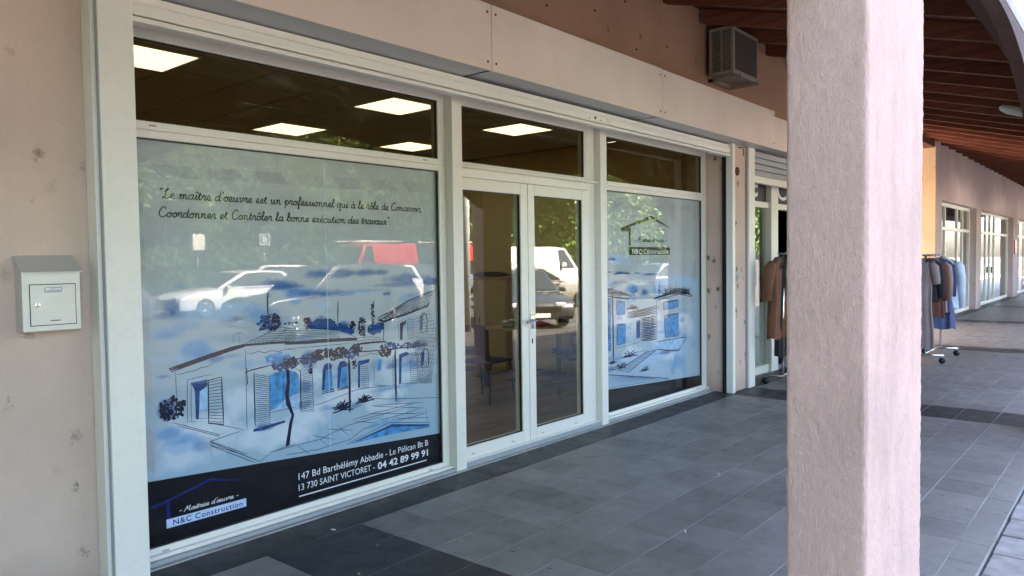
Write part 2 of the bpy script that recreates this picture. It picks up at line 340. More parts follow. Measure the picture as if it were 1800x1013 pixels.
# shop insides: partition walls and floor / ceiling shells
def room(x0, x1, y1, wallm, floorm, zc, nm):
    e = MB(); e.box(x0, x1, y1, y1+.1, 0, zc); struct(e.build(nm+'_back_wall', wallm))
    struct(MB().box(x0-.1, x0, 4.06, y1, 0, zc).build(nm+'_side_wall', wallm)); struct(MB().box(x1, x1+.1, 4.06, y1, 0, zc).build(nm+'_side_wall', wallm))
    fl = struct(MB().box(x0, x1, 4.06, y1, .0015, .004).build(nm+'_floor', floorm)); ce = struct(MB().box(x0-.1, x1+.1, 4.06, y1+.1, zc+.02, zc+.1).build(nm+'_ceiling', 'grid'))
    return fl, ce
fl, ce = room(.9, 8.4, 8.9, 'yellow', 'earth', 3.09, 'office')
for i in range(25):
    y = 4.07+i*.192
    for j in range(4):
        x0 = .9+j*1.9-(i % 3)*.6; a, b_ = max(x0, .9), min(x0+1.9, 8.4)
        if b_-a > .1: bx('plank', fl, 'plank', a+.001, b_-.001, y+.001, y+.191, .004, .012)
CT = .617; CX, CY = 2.19, 5.36
me = MB().box(.010, CT-.010, .010, CT-.010, 0, .012).mesh('ceiling_tile', 'ceil')
panels = {(0, 0), (4, 0), (7, 0), (4, 3), (7, 3), (0, 3)}
for ix in range(-2, 11):
    for iy in range(-2, 6):
        x = CX+ix*CT; y = CY+iy*CT
        if x < .85 or x+CT > 8.5 or y+CT > 9.1: continue
        if (ix, iy) in panels: continue
        o = link('ceiling_tile', me, ce); o.location = (x, y, 3.095)
PL = {(0, 0): 'lit square ceiling panel nearest the mailbox wall, seen through the wide transom', (4, 0): 'lit square ceiling panel high beside the wide transom\'s far corner', (7, 0): 'lit square ceiling panel seen through the transom over the double door', (4, 3): 'lit square ceiling panel lowest in the middle of the wide transom', (7, 3): 'lit square ceiling panel deep in the office, cut by the door post', (0, 3): 'lit square ceiling panel deep in the office behind the printed window film'}
for (ix, iy) in sorted(panels):
    x = CX+ix*CT; y = CY+iy*CT
    t = thing('ceiling_light', PL[(ix, iy)], 'ceiling light', (x+CT/2, y+CT/2, 3.09), 'ceiling panels in the office')
    fr = MB(); e_ = .012
    fr.box(x, x+CT, y, y+e_, 3.088, 3.11); fr.box(x, x+CT, y+CT-e_, y+CT, 3.088, 3.11); fr.box(x, x+e_, y+e_, y+CT-e_, 3.088, 3.11); fr.box(x+CT-e_, x+CT, y+e_, y+CT-e_, 3.088, 3.11)
    fr.build('frame', 'white', t); bx('diffuser', t, 'lamp', x+e_, x+CT-e_, y+e_, y+CT-e_, 3.092, 3.108)
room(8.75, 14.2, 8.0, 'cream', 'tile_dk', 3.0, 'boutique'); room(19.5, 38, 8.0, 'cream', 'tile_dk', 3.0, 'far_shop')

# ------------------------------------------------------------------ roof
rf = thing('arcade_roof', 'dark reddish timber roof over the walkway, boards carried on rafters', 'roof', (0, .88, 3.4))
nb = 26; yw = (3.76-.86)/nb; th = math.atan(SL); RX0, RX1 = -8, 46
def slab(name, m_, x0, x1, y0, y1, dz0, dz1, parent=rf):
    return MB().add([(x0,y0,roof_z(y0)+dz0),(x1,y0,roof_z(y0)+dz0),(x1,y1,roof_z(y1)+dz0),(x0,y1,roof_z(y1)+dz0),(x0,y0,roof_z(y0)+dz1),(x1,y0,roof_z(y0)+dz1),(x1,y1,roof_z(y1)+dz1),(x0,y1,roof_z(y1)+dz1)],
      [(0,3,2,1),(4,5,6,7),(0,1,5,4),(1,2,6,5),(2,3,7,6),(3,0,4,7)]).build(name, m_, parent)
for i in range(nb): slab('board', 'board', RX0, RX1, .86+i*yw+.003, .86+(i+1)*yw-.003, .0, .022)
for k in range(-17, 44): slab('rafter', 'rafter', 7.63+k*.867-.04, 7.63+k*.867+.04, .96, 3.70, -.15, -.002)
slab('tile_bed', 'kerb', RX0, RX1, .86, 9.5, .026, .12)
MB().prism([(.69, 3.101), (.862, 3.472), (.955, 3.497), (.955, 3.25), (.80, 3.101)], 'x', RX0, RX1).build('wall_plate', 'arch', rf)
# curved timber arches between the columns (top follows the eave)
COLX = [-3.64, 2.1, 7.84, 13.6, 19.35, 25.1, 30.85]; CW = .62
names = ['arched timber beam between the columns nearest the camera', 'arched timber beam at the second bay of the walkway, pale lamp on its inner side', 'arched timber beam at the third bay of the walkway', 'arched timber beam at the fourth bay of the walkway', 'arched timber beam at the fifth bay of the walkway', 'arched timber beam at the sixth bay of the walkway']
for k in range(6):
    a, b_ = COLX[k]+CW, COLX[k+1]; n_ = 24; poly = [(a, 3.10), (b_, 3.10)]
    for i in range(n_+1):
        u = i/n_; s_ = 2*u-1; z = 3.05 - .75*s_*s_
        poly.append((b_+(a-b_)*u, z))
    tag(MB().prism(poly, 'y', .69, .774).build('arch_beam', 'arch', None), names[k], 'beam', 'arched beams between the columns')
# ------------------------------------------------------------------ columns
def rough_column(x0, x1, y0, y1, z1, st):
    vs = []; fs = []
    def face(o, du, dv, nu, nv, nrm):
        base = len(vs)
        for j in range(nv+1):
            for i in range(nu+1):
                p = Vector(o)+Vector(du)*(i/nu)+Vector(dv)*(j/nv)
                q = Vector((p.x*75, p.y*75, p.z*42)); d = noise.fractal(q, .6, 2.1, 4)*.0016 + noise.noise(p*6)*.0012
                e = 1.0
                if i in (0, nu):
                    off = (Vector((1, 0, 0))*((1 if p.x > (x0+x1)/2 else -1)) + Vector((0, 1, 0))*((1 if p.y > (y0+y1)/2 else -1)))
                    p = p - off*(.004 - noise.noise(Vector((0, 0, p.z*22)))*.0015)
                else: p = p + Vector(nrm)*d
                vs.append(p)
        for j in range(nv):
            for i in range(nu): a = base+j*(nu+1)+i; fs.append((a, a+1, a+nu+2, a+nu+1))
    nz = int(z1/st); H_ = (0, 0, z1)
    face((x0, y1, 0), (0, y0-y1, 0), H_, int((y1-y0)/st), nz, (-1, 0, 0)); face((x0, y0, 0), (x1-x0, 0, 0), H_, int((x1-x0)/st), nz, (0, -1, 0))
    face((x1, y0, 0), (0, y1-y0, 0), H_, 6, nz, (1, 0, 0)); face((x1, y1, 0), (x0-x1, 0, 0), H_, 12, nz, (0, 1, 0))
    mb = MB(); mb.add(vs, fs); return mb
clabel = ['pink roughcast column standing behind the viewer', 'big pink roughcast column in the foreground, one face in bright light', 'second pink column along the tiled walkway, mirrored in the glass door', 'third pink column along the tiled walkway', 'fourth pink column along the tiled walkway', 'fifth pink column along the tiled walkway', 'sixth pink column along the tiled walkway']
for k, x in enumerate(COLX):
    o = rough_column(x, x+CW, .561, .778, 3.098, .0075 if k == 1 else .05).build('column', 'stucco', None, smooth=True)
    tag(o, clabel[k], 'column', 'columns along the walkway edge')

# ------------------------------------------------------------------ storefront glazing
FY0, FY1 = 3.958, 4.035
def frame(parent, x0, x1, z0, z1, ix0, ix1, iz0, iz1, name='frame', y0=FY0, y1=FY1, m_='white', bev=.004):
    mb = MB(); mb.box(x0, ix0, y0, y1, z0, z1); mb.box(ix1, x1, y0, y1, z0, z1); mb.box(ix0, ix1, y0, y1, z0, iz0); mb.box(ix0, ix1, y0, y1, iz1, z1)
    o = mb.build(name, m_, parent, bev)
    g_ = .006; sb = MB(); yy0, yy1 = y0+.012, y0+.03
    sb.box(ix0, ix0+g_, yy0, yy1, iz0, iz1); sb.box(ix1-g_, ix1, yy0, yy1, iz0, iz1); sb.box(ix0+g_, ix1-g_, yy0, yy1, iz0, iz0+g_); sb.box(ix0+g_, ix1-g_, yy0, yy1, iz1-g_, iz1)
    sb.build('seal', 'seal', o); return o
def pane(parent, x0, x1, z0, z1, m_, y=3.985): return MB().box(x0, x1, y, y+.006, z0, z1).build('pane', m_, parent)
def slot(parent, x, z, y=FY0): bx('drain_slot', parent, 'soffit', x, x+.035, y-.004, y+.002, z, z+.009, .001)

w1 = thing('shop_window', 'wide printed shop window with blue villa drawing, address strip and transom', 'window', (2.8, 4.0, 0))
def two_light(parent, x0, x1, gx0, gx1, zs, film):
    a = frame(parent, x0, x1, .03, 2.267, gx0, gx1, .078, 2.225, 'sash_frame'); b2 = frame(parent, x0, x1, 2.268, 2.83, gx0, gx1, 2.312, 2.735, 'transom_frame', FY0+.003)
    pane(parent, gx0+.001, gx1-.001, .079, 2.224, 'glass_film', 3.983); pane(parent, gx0+.001, gx1-.001, 2.313, 2.734, 'glass_tr')
    bx('sill', parent, 'soffit', x0, x1+.0, 3.90, FY0-.001, .0, .026, .003); bx('sill_nose', parent, 'white', x0, x1, 3.925, FY0-.002, .027, .048, .003)
    for x in (gx0+.08, gx1-.15): slot(a, x, .05); slot(b2, x, 2.287, FY0+.003)
two_light(w1, 1.60, 3.925, 1.70, 3.857, None, 1)
w2 = thing('shop_window', 'narrower printed shop window with modern house drawing beyond the double door', 'window', (7, 4.0, 0))
two_light(w2, 5.975, 8.195, 5.985+.0, 8.085, None, 2)
dr = thing('double_door', 'white glazed double door with lever handle, standing between the printed windows', 'door', (4.86, 4.0, 0))
for (x0, x1, a, b_, nm) in [(4.035, 4.862, 4.085, 4.772, 'door_leaf'), (4.868, 5.735, 4.955, 5.652, 'door_leaf')]:
    lf = frame(dr, x0, x1, .045, 2.197, a, b_, .143, 2.105, nm, FY0-.012, FY1-.01)
    pane(lf, a+.001, b_-.001, .144, 2.104, 'glass', 3.972)
    for x in (a+.06, b_-.15): slot(lf, x, .08, FY0-.012)
    if x0 > 4.5:
        hd = MB(); hd.tube([(4.905, FY0-.012, 1.06), (4.905, FY0-.06, 1.06), (4.90, FY0-.068, 1.06), (4.80, FY0-.07, 1.058), (4.775, FY0-.068, 1.055)], .011, 10); hd.box(4.885, 4.925, FY0-.022, FY0-.0125, .99, 1.13)
        hd.build('handle', 'chrome', lf, .002, True)
        bx('keyhole', lf, 'dark', 4.898, 4.912, FY0-.016, FY0-.0121, .865, .905, .003)
        hh = MB(); hh.tube([(4.82, 4.06, 1.06), (4.82, 4.10, 1.06), (4.70, 4.10, 1.055)], .01, 8); hh.build('inner_handle', 'chrome', lf, 0, True)
bx('door_post', dr, 'white', 3.926, 4.03, 3.885, 4.05, 0, 2.83, .004); bx('door_post', dr, 'white', 5.868, 5.972, 3.885, 4.05, 0, 2.83, .004)
bx('door_jamb', dr, 'white', 5.74, 5.867, FY0-.004, FY1, .03, 2.83, .004)
tf = frame(dr, 4.031, 5.7395, 2.262, 2.829, 4.04, 5.715, 2.315, 2.735, 'transom_frame'); pane(dr, 4.041, 5.714, 2.316, 2.734, 'glass_tr')
bx('head_rail', dr, 'white', 4.031, 5.7395, FY0-.006, FY1, 2.20, 2.2615, .003); bx('drip_ledge', dr, 'white', 4.031, 5.867, FY0-.045, FY0-.0065, 2.268, 2.285, .003)
bx('threshold', dr, 'soffit', 4.031, 5.866, 3.90, 4.05, 0, .04, .004); bx('threshold_nose', dr, 'white', 4.031, 5.866, 3.915, 3.94, .0405, .05, .002)
slot(tf, 4.13, 2.285); slot(tf, 5.55, 2.285)
# floor strip of mortar in front of the sill
struct(bx('mortar_strip', None, 'kerb', 1.57, 8.2, 3.862, 3.899, -.002, .008, .003))

# roller shutter: guide rails, bottom bar, housing
rs = thing('roller_shutter', 'cream roller shutter wound up over the office front, guide rails at both ends', 'shutter', (4.9, 3.7, 0))
bx('guide_rail', rs, 'white', 1.412, 1.568, 3.62, 3.758, 0, 3.0, .004); bx('rail_flange', rs, 'white', 1.392, 1.411, 3.655, 3.758, 0, 3.0, .004)
bx('rail_joint', rs, 'soffit', 1.4105, 1.4125, 3.63, 3.7, 0, 2.9)
bx('guide_rail', rs, 'white', 8.165, 8.203, 3.62, 3.70, 0, 2.9, .004); bx('guide_slot', rs, 'dark', 8.178, 8.203, 3.702, 3.755, 0, 2.9)
bx('rail_flange', rs, 'white', 8.204, 8.245, 3.625, 3.658, 0, 2.9, .003)
bx('bottom_bar', rs, 'white', 1.57, 8.163, 3.645, 3.72, 2.745, 2.805, .008); bx('bar_lip', rs, 'white', 1.57, 8.163, 3.64, 3.725, 2.712, 2.738, .006); bx('bar_core', rs, 'dark', 1.575, 8.16, 3.66, 3.715, 2.737, 2.746)
bx('shutter_slat', rs, 'white', 1.57, 8.163, 3.66, 3.71, 2.8052, 2.845)
bx('housing_soffit', rs, 'dark', 1.57, 8.2, 3.722, 3.957, 2.8305, 2.90)
bx('bolt_hole', rs, 'dark', 5.42, 5.445, 3.6435, 3.646, 2.768, 2.792, .004); bx('bolt_hole', rs, 'dark', 5.34, 5.352, 3.6435, 3.646, 2.762, 2.772); bx('bolt_hole', rs, 'dark', 5.51, 5.522, 3.6435, 3.646, 2.762, 2.772); bx('lock_plate', rs, 'panel', 5.60, 5.68, 3.6425, 3.646, 2.755, 2.795, .002)

# sign board
sg = thing('sign_board', 'blank cream fascia sign of flat panels above the office front', 'sign', (4, 3.4, 2.85))
SX = [-.85, 1.495, 3.83, 6.165, 8.855]
for i in range(4):
    a, b_ = SX[i]+.002, SX[i+1]-.002
    dz = [0, 0, 0, -.004][i]
    bx('panel', sg, 'panel', a, b_, 3.40, 3.412, 2.846+dz, 3.288+dz, .002)
    bx('soffit_sheet', sg, 'soffit', a+.006, b_-.006, 3.4125, 3.735, 2.852+[0, 0, .012, .008][i], 2.858+[0, 0, .012, .008][i])
    for x in (a+.04, b_-.04):
        for z in (2.90, 3.23): bx('screw', sg, 'rust', x-.008, x+.008, 3.396, 3.4005, z-.008, z+.008, .002)
bx('top_sheet', sg, 'panel', SX[0], SX[-1]-.01, 3.4125, 3.755, 3.27, 3.276); bx('end_sheet', sg, 'panel', 8.838, 8.850, 3.4125, 3.755, 2.872, 3.268); bx('seam_edge', sg, 'dark', 3.826, 3.836, 3.414, 3.735, 2.849, 2.866)
nsg = thing('sign_board', 'brownish end of the neighbouring shop sign behind the column', 'sign', (9, 3.5, 2.9))
bx('panel', nsg, 'panel', 8.92, 14.1, 3.50, 3.515, 2.88, 3.27, .003); bx('soffit_sheet', nsg, 'soffit', 8.93, 14.09, 3.516, 3.755, 2.885, 2.892); bx('end_sheet', nsg, 'panel', 8.905, 8.919, 3.50, 3.755, 2.88, 3.27)

# air conditioner
ac = thing('air_conditioner', 'beige air conditioner on brackets high on the wall above the sign', 'air conditioner', (8.1, 3.6, 3.5))
ax0, ax1, ay0, ay1, az0, az1 = 7.74, 8.44, 3.42, 3.70, 3.55, 4.05
cs = MB(); cs.box(ax0+.02, ax1, ay0+.012, ay1, az0, az1); cs.build('casing', 'ac', ac, .008)
fr = MB(); e_ = .03
fr.box(ax0, ax0+.02, ay0, ay0+e_, az0, az1); fr.box(ax0, ax0+.02, ay1-e_, ay1, az0, az1); fr.box(ax0, ax0+.02, ay0+e_, ay1-e_, az0, az0+e_); fr.box(ax0, ax0+.02, ay0+e_, ay1-e_, az1-e_, az1); fr.box(ax0, ax0+.02, (ay0+ay1)/2-.006, (ay0+ay1)/2+.006, az0+e_, az1-e_)
fr.build('side_frame', 'ac', ac, .003); bx('coil', ac, 'dark', ax0+.0195, ax0+.0205, ay0+e_, ay1-e_, az0+e_, az1-e_)
for i in range(21):
    z = az0+.04+i*.0205
    for (ya, yb) in ((ay0+e_, (ay0+ay1)/2-.007), ((ay0+ay1)/2+.007, ay1-e_)): bx('louvre', ac, 'ac', ax0+.003, ax0+.012, ya, yb, z, z+.008)
bx('mesh_panel', ac, 'mesh', ax0+.07, ax1-.05, ay0+.008, ay0+.0125, az0+.045, az1-.045)
for x in (ax0+.10, ax1-.12): bx('bracket', ac, 'ac', x, x+.04, 3.38, 3.755, az0-.05, az0-.012, .003)
cb = MB(); cb.tube([(8.44, 3.6, 3.75), (8.55, 3.66, 3.72), (8.62, 3.745, 3.80), (8.63, 3.75, 3.9)], .012, 6); cb.build('cable', 'black_plastic', ac, 0, True); bx('wall_stay', ac, 'ac', ax0+.1, ax1-.1, 3.70, 3.758, az0-.045, az0-.015)

# mailbox
mbx = thing('mailbox', 'small stainless steel mailbox with sloping lid on the pink wall', 'mailbox', (1.2, 3.7, 1.28))
bx0, bx1, by0 = 1.090, 1.320, 3.672
pr = MB(); pr.prism([(by0, 1.285), (3.758, 1.285), (3.758, 1.612), (by0, 1.55)], 'x', bx0, bx1); pr.build('body', 'steel', mbx, .002)
ld = MB(); ld.prism([(by0-.02, 1.540), (3.758, 1.6135), (3.758, 1.6175), (by0-.02, 1.5445)], 'x', bx0-.006, bx1+.006); ld.build('lid', 'steel', mbx, .001)
d_ = bx('door', mbx, 'steel', bx0+.03, bx1-.022, by0-.003, by0-.0005, 1.312, 1.488, .001)
gp = MB()
for q in ((bx0+.027, bx0+.03, 1.309, 1.491), (bx1-.022, bx1-.019, 1.309, 1.491), (bx0+.03, bx1-.022, 1.309, 1.312), (bx0+.03, bx1-.022, 1.488, 1.491)): gp.box(q[0], q[1], by0-.0012, by0+.0, q[2], q[3])
gp.build('door_gap', 'dark', d_)
lk = MB(); lk.tube([(bx0+.055, by0-.002, 1.402), (bx0+.055, by0-.010, 1.402)], .011, 14); lk.build('lock', 'chrome', d_, .001, True); bx('key_slot', d_, 'dark', bx0+.054, bx0+.057, by0-.0112, by0-.0099, 1.396, 1.408)
bx('name_plate', d_, 'paper', bx0+.088, bx0+.152, by0-.0042, by0-.0031, 1.457, 1.474); bx('plate_frame', d_, 'dark', bx0+.086, bx0+.154, by0-.0036, by0-.0031, 1.455, 1.476)

